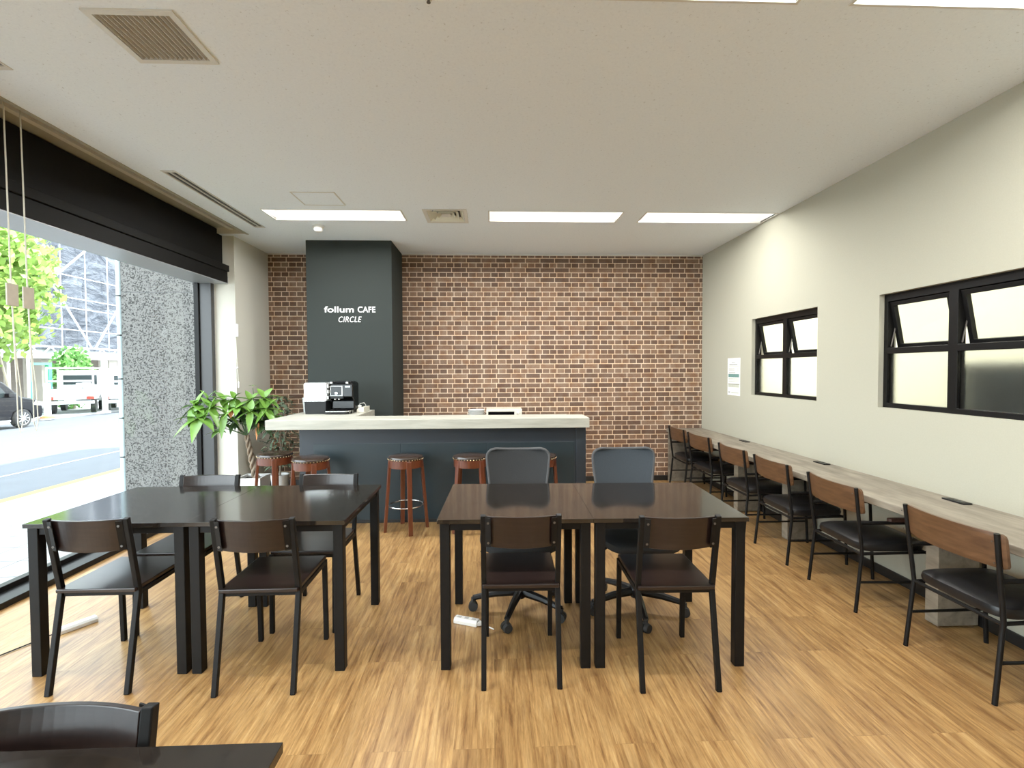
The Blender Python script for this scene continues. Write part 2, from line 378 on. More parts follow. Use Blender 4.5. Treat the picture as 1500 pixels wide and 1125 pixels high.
# ceiling with troffer recesses, vents and the blind pocket along the window
TROF = [(x0, x1, y0, y1) for (y0, y1) in ((4.51, 4.83), (1.64, 1.945), (-1.25, -.95)) for (x0, x1) in ((-2.03, -.80), (-.03, 1.195), (1.40, 2.646))]
TROF = [(x0, min(x1, 2.63), y0, y1) for x0, x1, y0, y1 in TROF]
GR = (-1.60, -1.255, 2.06, 2.395); DF = (-.61, -.225, 4.48, 4.88); SL1 = (-2.335, -2.245, 3.68, 5.08); SL2 = (-2.335, -2.245, 1.05, 2.47)
def cl(bm): grid_solid(bm, [-3.1, XR], [YN, YB], TROF + [(-3.1, -2.53, YN, 5.33), GR, DF, SL1, SL2], ZC, ZC + .03, lambda u, v, w: (u, v, w))
struct(obj('ceiling', cl, 'ceil'))
struct(bx('ceiling_pocket', (-3.1, YN, 2.885), (-2.515, 5.36, 2.93), 'trim_beige'))
struct(bx('trim_1', (-2.545, YN, ZC - .006), (-2.522, 5.34, 2.885), 'trim_beige'))
struct(bx('trim_2', (-2.70, YN, 2.862), (-2.66, 5.33, 2.885), 'white_metal'))
struct(bx('trim_3', (-3.0, 5.31, ZC - .001), (-2.522, 5.329, 2.885), 'wall_white'))
struct(bx('ceiling_slab', (-3.2, YN - .2, ZT), (XR + 3.2, YB + .2, ZT + .2), 'conc'))
struct(bx('trim_4', (XL, YB - .012, ZC - .012), (XR, YB, ZC), 'white_metal'))
struct(bx('baseboard_back', (XL, YB - .012, 0), (XR, YB, .062), 'black_base', bevel=.002))
struct(bx('baseboard_right', (XR - .012, YN, 0), (XR, YB - .012, .062), 'black_base', bevel=.002))
struct(bx('baseboard_left', (XL, 5.42, 0), (XL + .012, YB - .012, .062), 'black_base', bevel=.002))
struct(bx('wall_pillar', (-2.025, 5.57, 0), (-1.10, YB, ZC), 'charcoal'))

# ------------------------------------------------------------------ shop window on the left
wf = obj('window_1', lambda bm: (box(bm, (-3.10, YN, 0), (-2.905, 5.42, .04)), box(bm, (-3.10, YN, 0), (-3.045, 5.42, .075))), 'dark_frame', bevel=.003); struct(wf)
struct(bx('window_frame', (-3.05, 5.36, .04), (-2.93, 5.42, 2.33), 'post', wf, bevel=.004))
struct(bx('window_frame', (-3.10, 5.34, .04), (-3.05, 5.42, 2.33), 'black_metal', wf, bevel=.004))
struct(bx('window_head', (-3.10, YN, 2.324), (-2.782, 5.42, 2.40), 'soffit', wf))
struct(bx('window_glass', (-3.075, YN, .075), (-3.067, 5.36, 2.33), 'glass', wf))
struct(bx('window_frame', (-3.16, YN, -.02), (-3.14, 5.42, .012), 'black_metal', wf))
struct(bx('wall_fascia', (-3.12, YN, 2.40), (-2.95, 5.42, ZT), 'conc'))
sh = thing('shutter_box', 'long matt black shutter casing above the street window', 'shutter box', (-2.85, 1.2, 2.33))
bx('casing', (-.10, -4.2, .11), (.02, 4.21, .545), 'shutter', sh, bevel=.004)
bx('ledge', (-.10, -4.2, .12), (.085, 4.215, .185), 'shutter', sh, bevel=.004)
bx('fascia', (-.10, -4.2, .0), (.072, 4.205, .117), 'shutter', sh, bevel=.004)

def pull_cord(y, label, taglow):
    t = thing('blind_pull', label, 'blind cord', (-2.6, y, 0), 0, 'pull cords in front of the street window')
    obj('cord', lambda bm: tube(bm, [(0, -.012, 2.87), (0, -.002, 1.9), (.002, .01, 1.35)], .0038, 6), 'cord', t)
    obj('cord_loop', lambda bm: tube(bm, [(0, 0, 1.77), (0, .012, 1.52), (0, .035, 1.3), (0, .038, 1.12), (0, .026, 1.07), (0, .012, 1.12), (.002, .01, 1.35)], .0026, 6), 'cord', t)
    bx('tag', (-.003, -.032, taglow), (.006, .034, taglow + .12), 'tag', t, bevel=.002)
    return t
pull_cord(2.825, 'off-white blind cord with beige tag, left of the two before the window', 1.765)
pull_cord(2.92, 'off-white blind cord with beige tag, right of the two before the window', 1.76)
t = thing('blind_chain', 'thin white chain with white weight hanging on the wall beside the window post', 'blind chain', (-2.70, 5.39, 0))
obj('chain', lambda bm: tube(bm, [(0, 0, 2.82), (0, 0, 1.88), (.0, .0, 1.77), (.008, 0, 1.5), (.02, 0, 1.25)], .004, 6), 'cord', t)
obj('weight', lambda bm: box(bm, (-.028, -.012, 1.765), (.028, .012, 1.90)), 'white_plastic', t, bevel=.006)
obj('bead', lambda bm: lathe(bm, [(.001, -.012), (.009, -.006), (.011, 0), (.009, .006), (.001, .012)], 10, (.01, 0, 1.44)), 'white_plastic', t)
obj('pull', lambda bm: lathe(bm, [(.003, 0), (.009, .005), (.009, .06), (.003, .07)], 10, (.02, 0, 1.225)), 'white_plastic', t)

# ------------------------------------------------------------------ ceiling fittings
TL = {0: 'leftmost recessed strip light of the far row, above the pillar', 1: 'middle recessed strip light of the far row', 2: 'recessed strip light of the far row touching the right wall',
      3: 'recessed strip light of the near row, beside the large grille', 4: 'recessed strip light at the top edge, left of the two there', 5: 'recessed strip light at the top right corner'}
for i, (x0, x1, y0, y1) in enumerate(TROF):
    cx, cy = (x0 + x1) / 2, (y0 + y1) / 2
    t = thing('ceiling_light', TL.get(i, 'recessed strip light behind the camera position'), 'ceiling light', (cx, cy, ZC), 0, 'recessed ceiling strip lights')
    hx, hy = (x1 - x0) / 2, (y1 - y0) / 2
    def fr(bm):
        grid_solid(bm, [-hx, hx], [-hy, hy], [(-hx + .012, hx - .012, -hy + .012, hy - .012)], -.004, .012, lambda u, v, w: (u, v, w))
    obj('frame', fr, 'white_metal', t)
    def hs(bm):   # trough with sloping long sides
        prism(bm, [(-hy + .012, .012), (-hy + .05, .085), (hy - .05, .085), (hy - .012, .012), (hy - .008, .012), (hy - .045, .092), (-hy + .045, .092), (-hy + .008, .012)], 'x', -hx + .01, hx - .01)
        box(bm, (-hx + .004, -hy + .01, .0), (-hx + .012, hy - .01, .09)); box(bm, (hx - .012, -hy + .01, .0), (hx - .004, hy - .01, .09))
    obj('reflector', hs, 'reflector', t)
    for q in (0,):
        obj('tube', lambda bm: lathe(bm, [(.016, -hx + .04), (.016, hx - .04)], 12, (0, -.045, .062), axis='x'), 'lamp', t)
    ld = bpy.data.lights.new('strip_lamp', 'AREA'); ld.shape = 'RECTANGLE'; ld.size = x1 - x0 - (.5 if x1 > 2.5 else .1); ld.size_y = .15; ld.energy = (26 if x1 > 2.5 else 38); ld.color = (1, .985, .95)
    lo = bpy.data.objects.new('strip_lamp', ld); COL.objects.link(lo); lo.location = (cx - (.2 if x1 > 2.5 else 0), cy - .045, ZC + .022)

def vent_grille():
    x0, x1, y0, y1 = GR; cx, cy = (x0 + x1) / 2, (y0 + y1) / 2
    t = thing('air_grille', 'large square grey louvred air grille in a white frame near the window', 'air grille', (cx, cy, ZC))
    hx, hy = (x1 - x0) / 2, (y1 - y0) / 2
    obj('frame', lambda bm: grid_solid(bm, [-hx - .004, hx + .004], [-hy - .004, hy + .004], [(-hx + .022, hx - .022, -hy + .022, hy - .022)], -.008, .03, lambda u, v, w: (u, v, w)), 'white_metal', t)
    bx('backing', (-hx, -hy, .03), (hx, hy, .04), 'grille_dark', t)
    def sl(bm):
        n = 14
        for k in range(n):
            x = -hx + .035 + (2 * hx - .07) * k / (n - 1)
            prism(bm, [(x - .010, -.004), (x - .006, -.006), (x + .010, .022), (x + .006, .024)], 'y', -hy + .02, hy - .02)
    obj('louvre', sl, 'grille_slat', t)
vent_grille()
def diffuser():
    x0, x1, y0, y1 = DF; cx, cy = (x0 + x1) / 2, (y0 + y1) / 2
    t = thing('ceiling_diffuser', 'square air diffuser of nested beige rings between the far strip lights', 'air diffuser', (cx, cy, ZC))
    h = (x1 - x0) / 2; hh = (y1 - y0) / 2
    def ring(a, b, zlo, zhi):
        def f(bm):
            P = [(-1, -1), (1, -1), (1, 1), (-1, 1)]
            o_ = [bm.verts.new((p[0] * a, p[1] * a * hh / h, zlo)) for p in P]; i_ = [bm.verts.new((p[0] * b, p[1] * b * hh / h, zhi)) for p in P]
            i2 = [bm.verts.new((p[0] * b, p[1] * b * hh / h, zhi + .004)) for p in P]; o2 = [bm.verts.new((p[0] * a, p[1] * a * hh / h, zlo + .004)) for p in P]
            for k in range(4):
                l = (k + 1) % 4
                bm.faces.new((o_[k], o_[l], i_[l], i_[k])); bm.faces.new((o2[k], i2[k], i2[l], o2[l])); bm.faces.new((o_[k], o2[k], o2[l], o_[l])); bm.faces.new((i_[k], i_[l], i2[l], i2[k]))
        return f
    obj('frame', ring(h + .004, h - .03, -.006, -.003), 'white_metal', t)
    for a, b in ((h - .032, h - .065), (h - .075, h - .105), (h - .115, h - .14)):
        obj('vane', ring(a, b, -.002, .03), 'cream_plastic', t)
    bx('centre_plate', (-.04, -.04, .004), (.04, .04, .008), 'white_metal', t)
    bx('backing', (-h, -hh, .035), (h, hh, .04), 'grille_dark', t)
diffuser()
def slot(r, label):
    x0, x1, y0, y1 = r; cx, cy = (x0 + x1) / 2, (y0 + y1) / 2; hx, hy = (x1 - x0) / 2, (y1 - y0) / 2
    t = thing('slot_diffuser', label, 'slot diffuser', (cx, cy, ZC), 0, 'long two-slot air diffusers beside the window')
    obj('frame', lambda bm: grid_solid(bm, [-hx - .004, hx + .004], [-hy - .01, hy + .01], [(-.037, -.005, -hy + .02, hy - .02), (.007, .039, -hy + .02, hy - .02)], -.004, .004, lambda u, v, w: (u, v, w)), 'white_metal', t)
    bx('backing', (-hx, -hy, .004), (hx, hy, .028), 'black_base', t)  # black sheet stands in for the dark void behind the slots
slot(SL1, 'long ceiling slot diffuser ending near the leftmost far strip light')
slot(SL2, 'ceiling slot diffuser cut off by the left edge of the photo')
t = thing('access_panel', 'plain square ceiling access panel above the leftmost strip light', 'access panel', (-1.425, 4.232, ZC))
obj('frame', lambda bm: grid_solid(bm, [-.175, .175], [-.158, .158], [(-.165, .165, -.148, .148)], -.005, 0, lambda u, v, w: (u, v, w)), 'white_metal', t)
bx('panel', (-.164, -.147, -.003), (.164, .147, 0), 'ceil', t)
t = thing('smoke_detector', 'small white round smoke detector on the ceiling in front of the pillar', 'smoke detector', (-1.70, 5.02, ZC))
obj('base', lambda bm: lathe(bm, [(.055, 0), (.055, -.015), (.048, -.02)], 24), 'white_plastic', t, smooth=True)
obj('dome', lambda bm: lathe(bm, [(.045, -.02), (.043, -.045), (.03, -.058), (.004, -.062)], 24), 'white_plastic', t, smooth=True)
t = thing('sprinkler_head', 'tiny metal sprinkler head at the top edge of the ceiling', 'sprinkler', (-.236, 1.965, ZC))
obj('plate', lambda bm: lathe(bm, [(.012, .02), (.014, .019), (.014, -.003), (.006, -.007)], 16), 'white_metal', t)
obj('nozzle', lambda bm: lathe(bm, [(.006, -.006), (.004, -.012), (.008, -.013), (.008, -.015)], 12), 'screw', t)

# ------------------------------------------------------------------ lettering on the pillar
def letters(name, s, x0, x1, z0, z1, parent, bold, shear=0.):
    cu = bpy.data.curves.new('t', 'FONT'); cu.body = s; cu.extrude = .1; cu.offset = bold; cu.shear = shear; cu.space_character = 1.1 if shear else 1.02
    tmp = bpy.data.objects.new('t', cu); COL.objects.link(tmp)
    dg = bpy.context.evaluated_depsgraph_get(); me = bpy.data.meshes.new_from_object(tmp.evaluated_get(dg)); bpy.data.objects.remove(tmp)
    xs = [v.co.x for v in me.vertices]; ys = [v.co.y for v in me.vertices]
    sx = (x1 - x0) / (max(xs) - min(xs)); sz = (z1 - z0) / (max(ys) - min(ys)); mx, my = min(xs), min(ys)
    for v in me.vertices:
        x, y, z = v.co; v.co = (x0 + (x - mx) * sx, -.003 if z > 0 else 0, z0 + (y - my) * sz)
    me.name = name; o = bpy.data.objects.new(name, me); COL.objects.link(o); me.materials.clear(); me.materials.append(M['white_letter']); o.parent = parent
    return o
t = thing('wall_lettering', 'white lettering reading follum CAFE CIRCLE on the charcoal pillar', 'sign', (0, 5.5695, 0))
letters('word', 'follum', -1.836, -1.516, 2.042, 2.108, t, .014)
letters('word', 'CAFE', -1.472, -1.281, 2.042, 2.106, t, .008)
letters('word', 'CIRCLE', -1.682, -1.432, 1.935, 1.997, t, .002, .25)

# ------------------------------------------------------------------ right wall windows
def wall_window(n, W):
    y0, y1, z0, z1 = W; ym = (y0 + y1) / 2; X0, X1 = XR + .035, XR + .085
    zr = z0 + .385
    fw = .032
    w = obj('window_%d' % n, lambda bm: (grid_solid(bm, [y0, y1], [z0, z1], [(y0 + fw, ym - .03, z0 + fw, zr - .02), (ym + .03, y1 - fw, z0 + fw, zr - .02), (y0 + fw, ym - .03, zr + .02, z1 - .05), (ym + .03, y1 - fw, zr + .02, z1 - .05)], X0, X1, lambda u, v, q: (q, u, v))), 'dark_frame', bevel=.002)
    struct(w)
    for (a, b) in ((y0 + fw, ym - .03), (ym + .03, y1 - fw)):
        struct(bx('frosted_pane', (XR + .055, a, z0 + fw), (XR + .061, b, zr - .02), 'frost', w))
        # top-hung sash, bottom pushed away from this room
        zt, zb = z1 - .055, zr + .01; h = zt - zb; cy = (a + b) / 2; hw = (b - a) / 2 - .004
        f = bpy.data.objects.new('window_sash', None)
        s = obj('window_sash', lambda bm: grid_solid(bm, [-hw, hw], [-h, 0], [(-hw + .028, hw - .028, -h + .03, -.028)], 0, .028, lambda u, v, q: (q, u, v)), 'dark_frame', w, bevel=.002)
        s.location = (XR + .045, cy, zt); s.rotation_euler = (0, -math.asin(.06 / h), 0); struct(s)
        g = bx('pane', (.011, -hw + .026, -h + .028), (.015, hw - .026, -.026), 'glass_in', w); g.location = s.location; g.rotation_euler = s.rotation_euler; struct(g)
        for sy in (-1, 1):
            st = obj('stay', lambda bm: (tube(bm, [(XR + .055, cy + sy * (hw - .004), zb + .02), (XR + .085, cy + sy * (hw - .004), zb + .16)], .0045, 6), tube(bm, [(XR + .085, cy + sy * (hw - .004), zb + .16), (XR + .115, cy + sy * (hw - .004), zb + .04)], .004, 6)), 'screw', w); struct(st)
    return w
wall_window(2, W1); wall_window(3, W2)
# the room behind those windows
struct(bx('wall_beyond', (XR + 1.9, -1.0, 0), (XR + 2.0, 8.4, ZT), 'next_wall'))
struct(bx('wall_beyond_far', (XR + .12, 8.3, 0), (XR + 2, 8.4, ZT), 'next_wall'))
struct(bx('wall_beyond_near', (XR + .12, -1.0, 0), (XR + 2, -.9, ZT), 'next_wall'))
struct(bx('floor_beyond', (XR + .12, -1.0, -.1), (XR + 2, 8.4, 0), 'conc'))
struct(bx('ceiling_beyond', (XR + .12, -1.0, ZC), (XR + 2, 8.4, ZC + .05), 'next_wall'))
for yy in (1.2, 4.2, 7.0):
    ld = bpy.data.lights.new('corridor_lamp', 'AREA'); ld.shape = 'RECTANGLE'; ld.size = .5; ld.size_y = 1.8; ld.energy = 40; ld.color = (1, .98, .9)
    lo = bpy.data.objects.new('corridor_lamp', ld); COL.objects.link(lo); lo.location = (XR + .95, yy, ZC - .02)
t = thing('room_divider', 'dark shape blurred behind the frosted lower pane of the nearer wall window', 'divider', (XR + .42, 2.35, 0))
bx('panel', (-.05, -.55, .08), (.05, .82, 1.44), 'sofa_dark', t, bevel=.04)
bx('foot', (-.2, -.5, 0), (.2, -.44, .09), 'black_metal', t); bx('foot', (-.2, .7, 0), (.2, .76, .09), 'black_metal', t)

# notice sheet
t = thing('wall_notice', 'tall white printed notice with teal band on the wall left of the far window', 'notice', (XR - .001, 5.38, 1.318))
bx('sheet', (-.002, -.142, -.205), (0, .142, .205), 'paper', t)
def bar(z0, z1, ya, yb, m): bx('print_line', (-.0032, ya, z0), (-.002, yb, z1), m, t)
bar(.150, .158, -.03, .05, 'ink'); bar(.125, .138, -.08, .10, 'ink'); bar(.11, .115, -.11, .11, 'ink_pale')
for z in (.085, .07): bar(z, z + .006, -.02, .11, 'ink'); bar(z, z + .006, -.11, -.07, 'ink_pale')
bar(.04, .048, -.04, .11, 'ink'); bar(-.005, .03, -.12, .12, 'ink_teal')
for z in (-.025, -.04, -.055): bar(z, z + .006, -.11, .115, 'ink_pale')
bar(-.088, -.077, -.125, .125, 'ink_olive'); bar(-.115, -.09, -.12, .12, 'ink_pale'); bar(-.18, -.165, .08, .12, 'ink'); bar(-.18, -.17, -.11, .05, 'ink_pale')

# ------------------------------------------------------------------ cafe counter
t = thing('cafe_counter', 'navy bar counter base under the pale wood-grain top', 'counter', (0, 4.62, 0))
bx('front_panel', (-1.765, 0, 0), (.86, .06, .885), 'navy', t)
bx('end_panel', (-1.765, .06, 0), (-1.705, .40, .885), 'navy', t); bx('end_panel', (.775, -.012, 0), (.868, .30, .885), 'navy', t, bevel=.003)
for xa, xb in ((-1.64, -.85), (-.845, -.05), (-.045, .76)): bx('inset_panel', (xa, -.004, .005), (xb, .0, .735), mat('navy_inset', (.009, .020, .026), .4, var=.1, scale=5), t, bevel=.002)
bx('kick_strip', (-1.765, -.006, 0), (.775, -.004, .03), 'black_base', t)
bx('back_wing_panel', (-1.765, .40, 0), (-1.705, .92, .885), 'navy', t); bx('back_wing_panel', (-1.40, .26, 0), (-1.36, .92, .885), 'navy', t)
def ctop(bm): prism(bm, [(-1.99, 4.44), (.868, 4.44), (.868, 4.80), (-1.30, 4.80), (-1.30, 5.56), (-1.99, 5.56)], 'z', .885, .972)
tag(obj('counter_worktop', ctop, 'pale_top', bevel=.004), 'thick pale wood-grain top of the bar counter', 'worktop')
# low cabinet behind, carrying bowls and the tray
t = thing('back_cabinet', 'low pale cabinet against the brick wall, hidden behind the bar counter', 'cabinet', (.1, 5.85, 0))
bx('carcass', (-.95, -.25, .06), (.8, .355, .82), 'pale_top', t); bx('cabinet_top', (-.97, -.27, .82), (.82, .358, .85), 'pale_top', t, bevel=.003); bx('kick', (-.93, -.22, 0), (.78, .35, .06), 'black_base', t)
for xa in (-.945, -.36, .225):
    d = bx('door', (xa + .003, -.268, .07), (xa + .575, -.25, .81), 'white_metal', t, bevel=.002)
    bx('handle', (xa + .25, -.285, .72), (xa + .33, -.268, .735), 'chrome', d)
t = thing('bowl_stack', 'white bowls peeking above the counter beside the white appliance', 'bowls', (-.185, 5.70, .85))
for k in range(3):
    obj('bowl', lambda bm: lathe(bm, [(.035, k * .022), (.04, k * .022 + .002), (.085, k * .022 + .045), (.10, k * .022 + .058), (.098, k * .022 + .060), (.08, k * .022 + .047), (.035, k * .022 + .006)], 24, cap=True), 'white_plastic', t, smooth=True)
t = thing('toaster_oven', 'white appliance with a dark slot behind the right of the bar counter', 'appliance', (.13, 5.75, .85))
def to(bm): grid_solid(bm, [-.20, .20], [0, .112], [(-.18, .115, .03, .085)], -.16, -.14, lambda u, v, w: (u, w, v)); box(bm, (-.20, -.14, .0), (.20, .16, .112))
obj('body', to, 'cream_plastic', t, bevel=.004); bx('slot_window', (-.178, -.147, .032), (.113, -.1405, .083), 'gloss_black', t); 
obj('knob', lambda bm: lathe(bm, [(.012, -.172), (.014, -.16)], 16, (.155, 0, .075), axis='y'), 'white_plastic', t)
bx('base_pad', (-.19, -.14, 0), (.19, .15, .004), 'rubber', t)

# coffee machine
t = thing('coffee_machine', 'glossy black coffee machine with chrome drip tray on the counter wing', 'coffee machine', (-1.53, 5.16, .972))
def cm_body(bm):
    prism(bm, [(-.10, .0), (.17, .0), (.17, .30), (.13, .315), (-.02, .315), (-.055, .30), (-.055, .165), (.0, .13), (.0, .04), (-.10, .04)], 'x', -.12, .12)
obj('body', cm_body, 'gloss_black', t, bevel=.01, seg=3)
bx('top_lid', (-.095, -.02, .312), (.10, .13, .326), 'plastic', t, bevel=.005); bx('lid_trim', (-.11, -.05, .300), (-.085, -.02, .320), 'chrome', t, bevel=.004); bx('lid_trim', (.05, -.05, .300), (.075, -.02, .320), 'chrome', t, bevel=.004)
bx('display_frame', (-.105, -.064, .175), (.02, -.055, .28), 'silver', t, bevel=.003); bx('display', (-.095, -.067, .183), (.01, -.064, .272), 'gloss_black', t)
obj('dial', lambda bm: lathe(bm, [(.014, -.078), (.018, -.066)], 20, (-.04, 0, .205), axis='y'), 'chrome', t, smooth=True)
bx('badge', (.045, -.062, .262), (.095, -.055, .28), 'silver', t, bevel=.003)
for x in (-.055, -.015): obj('spout', lambda bm: lathe(bm, [(.010, .140), (.010, .172)], 14, (x, -.06, 0)), 'chrome', t, smooth=True)
bx('spout_housing', (-.10, -.075, .150), (.03, -.05, .175), 'plastic', t, bevel=.004)
obj('drip_tray', lambda bm: prism(bm, rrect(.235, .14, .03, 5, -.005, -.12), 'z', .004, .026), 'gloss_black', t, bevel=.003)
obj('tray_rim', lambda bm: prism(bm, rrect(.24, .145, .03, 5, -.005, -.12), 'z', .026, .034), 'chrome', t, bevel=.002)
for x, y in ((-.1, -.08), (.1, -.08), (-.1, .15), (.1, .15)): obj('foot', lambda bm: lathe(bm, [(.012, 0), (.012, .006)], 10, (x, y, 0)), 'rubber', t)
# tilted silver lid / white panel on a black tray box
t = thing('storage_bin', 'matt black open bin left of the coffee machine', 'bin', (-1.765, 5.12, .972))
def bin_(bm):
    a = [(-.105, -.08), (.105, -.08), (.105, .10), (-.105, .10)]
    for k in range(4):
        p, q = a[k], a[(k + 1) % 4]
        e = lambda p, s, z: (p[0] * s, p[1] * s, z)
        v = [bm.verts.new(c) for c in (e(p, .94, 0), e(q, .94, 0), e(q, 1, .125), e(p, 1, .125), e(p, .90, .004), e(q, .90, .004), e(q, .96, .125), e(p, .96, .125))]
        for f in ((0, 1, 2, 3), (5, 4, 7, 6), (3, 2, 6, 7)): bm.faces.new([v[i] for i in f])
    bm.faces.new([bm.verts.new((x * .94, y * .94, 0)) for x, y in a]); bm.faces.new([bm.verts.new((x * .9, y * .9, .004)) for x, y in a])
obj('bin_body', bin_, 'plastic', t)
t = thing('milk_frother_box', 'pale silver square appliance panel standing on the black bin', 'panel', (-1.765, 5.12, 1.097))
obj('panel', lambda bm: prism(bm, rrect(.225, .185, .018, 4, 0, .095), 'y', -.07, .06), 'silver', t, bevel=.004)
bx('front_plate', (-.10, -.073, .015), (.10, -.07, .178), 'silver', t, bevel=.002); bx('lip', (-.115, -.085, 0), (.10, -.05, .006), 'chrome', t, bevel=.002)
for z in (.02, .08, .135): obj('clip', lambda bm: box(bm, (.112, -.06, z), (.128, -.02, z + .035)), 'chrome', t, bevel=.004)
t = thing('plastic_container', 'translucent white container half hidden behind the black bin', 'container', (-1.905, 5.27, .972))
obj('tub', lambda bm: lathe(bm, [(.055, 0), (.065, .12), (.062, .14)], 24), 'clear_grey', t, smooth=True); obj('container_lid', lambda bm: lathe(bm, [(.067, .138), (.067, .152), (.05, .158)], 24), 'clear_grey', t, smooth=True)
obj('lid_knob', lambda bm: lathe(bm, [(.012, .156), (.014, .172), (.006, .178)], 14), 'screw', t)
t = thing('cable_box', 'small beige box with loose cables beside the coffee machine', 'cable box', (-1.375, 5.30, .972))
obj('box_body', lambda bm: prism(bm, [(-.02, 0), (.055, 0), (.055, .055), (.0, .05), (-.02, .03)], 'y', -.12, .12), 'cream_plastic', t, bevel=.003)
obj('cable', lambda bm: tube(bm, [(-.02, -.05, .045), (.0, -.06, .09), (.04, -.05, .098), (.055, -.04, .07), (.045, -.03, .05)], .003, 6), 'white_plastic', t)
obj('plug', lambda bm: box(bm, (-.02, -.07, .05), (.012, -.04, .075)), 'white_plastic', t, bevel=.004)

# ------------------------------------------------------------------ bar stools
def make_stool():
    t = thing('bar_stool', '', 'bar stool')
    obj('cushion', lambda bm: lathe(bm, [(.15, .628), (.153, .640), (.148, .655), (.11, .664), (.02, .666)], 40), 'stool_vinyl', t, smooth=True)
    def studs(bm):
        for k in range(36):
            a = 2 * PI * k / 36; bmesh.ops.create_icosphere(bm, subdivisions=1, radius=.0045, matrix=Matrix.Translation((.152 * math.cos(a), .152 * math.sin(a), .634)))
    obj('stud_trim', studs, 'brass', t)
    obj('apron', lambda bm: lathe(bm, [(.128, .562), (.146, .562), (.147, .629), (.128, .629)], 40), 'stool_wood', t, smooth=True)
    for k in range(4):
        a = PI / 2 * k; c, s = math.cos(a), math.sin(a)
        def leg(bm):
            d = V((c, s, 0)); e = V((-s, c, 0))
            top = d * .138; bot = d * .186
            q = []
            for (p, z, w, th) in ((top, .622, .021, .012), (bot, 0, .018, .013)):
                q.append([bm.verts.new(p + d * (sa * th) + e * (sb * w) + V((0, 0, z))) for sa, sb in ((-1, -1), (1, -1), (1, 1), (-1, 1))])
            for i in range(4): bm.faces.new((q[0][i], q[0][(i + 1) % 4], q[1][(i + 1) % 4], q[1][i]))
            bm.faces.new(q[0]); bm.faces.new(q[1])
        obj('leg', leg, 'stool_wood', t, bevel=.003)
    obj('foot_ring', lambda bm: torus(bm, (0, 0, .225), .148, .006), 'chrome', t, smooth=True)
    return t
st = make_stool()
SL = [(-1.985, 4.62, .35, 'red-brown wooden bar stool farthest left, beside the potted plants'), (-1.575, 4.37, .5, 'red-brown bar stool just behind the left dining tables, second from left'),
      (-.765, 4.405, .36, 'red-brown bar stool with its chrome foot ring fully in view'), (-.198, 4.40, .75, 'red-brown bar stool left of the dark grey office chair back'),
      (.41, 4.395, .2, 'red-brown bar stool mostly hidden behind the dark grey office chair')]
for i, (x, y, r, l) in enumerate(SL):
    if i == 0: st.location = (x, y, 0); st.rotation_euler = (0, 0, r); st['label'] = l; st['group'] = 'bar stools along the counter'
    else: dup(st, (x, y, 0), r, l)

# ------------------------------------------------------------------ dining tables
TW, TD, TH = .7257, .725, .714
def make_table():
    t = thing('dining_table', '', 'table')
    bx('tabletop', (-TW / 2, -TD / 2, TH - .02), (TW / 2, TD / 2, TH), 'table_top', t, bevel=.0008)
    def apron(bm):
        a, b, c = TW / 2 - .018, TD / 2 - .018, .022
        grid_solid(bm, [-a, a], [-b, b], [(-a + c, a - c, -b + c, b - c)], TH - .055, TH - .02, lambda u, v, w: (u, v, w))
    obj('apron', apron, 'black_metal', t, bevel=.002)
    for sx in (-1, 1):
        for sy in (-1, 1):
            x, y = sx * (TW / 2 - .034), sy * (TD / 2 - .034)
            bx('leg', (x - .023, y - .023, 0), (x + .023, y + .023, TH - .02), 'black_metal', t, bevel=.003)
    return t
tb = make_table()
TBL = [(-1.7715, 2.6945, -.8, 'dark square dining table nearest the street window, left of the left pair'), (-1.045, 2.684, -.8, 'dark square dining table on the right of the left pair'),
       (.112, 2.655, -1.5, 'dark square dining table on the left of the middle pair'), (.838, 2.636, -1.5, 'dark square dining table on the right of the middle pair'),
       (-.757, .567, 0, 'dark table corner cropped at the bottom left of the photo')]
for i, (x, y, r, l) in enumerate(TBL):
    r = math.radians(r)
    if i == 0: tb.location = (x, y, 0); tb.rotation_euler = (0, 0, r); tb['label'] = l; tb['group'] = 'dark square dining tables'
    else: dup(tb, (x, y, 0), r, l)

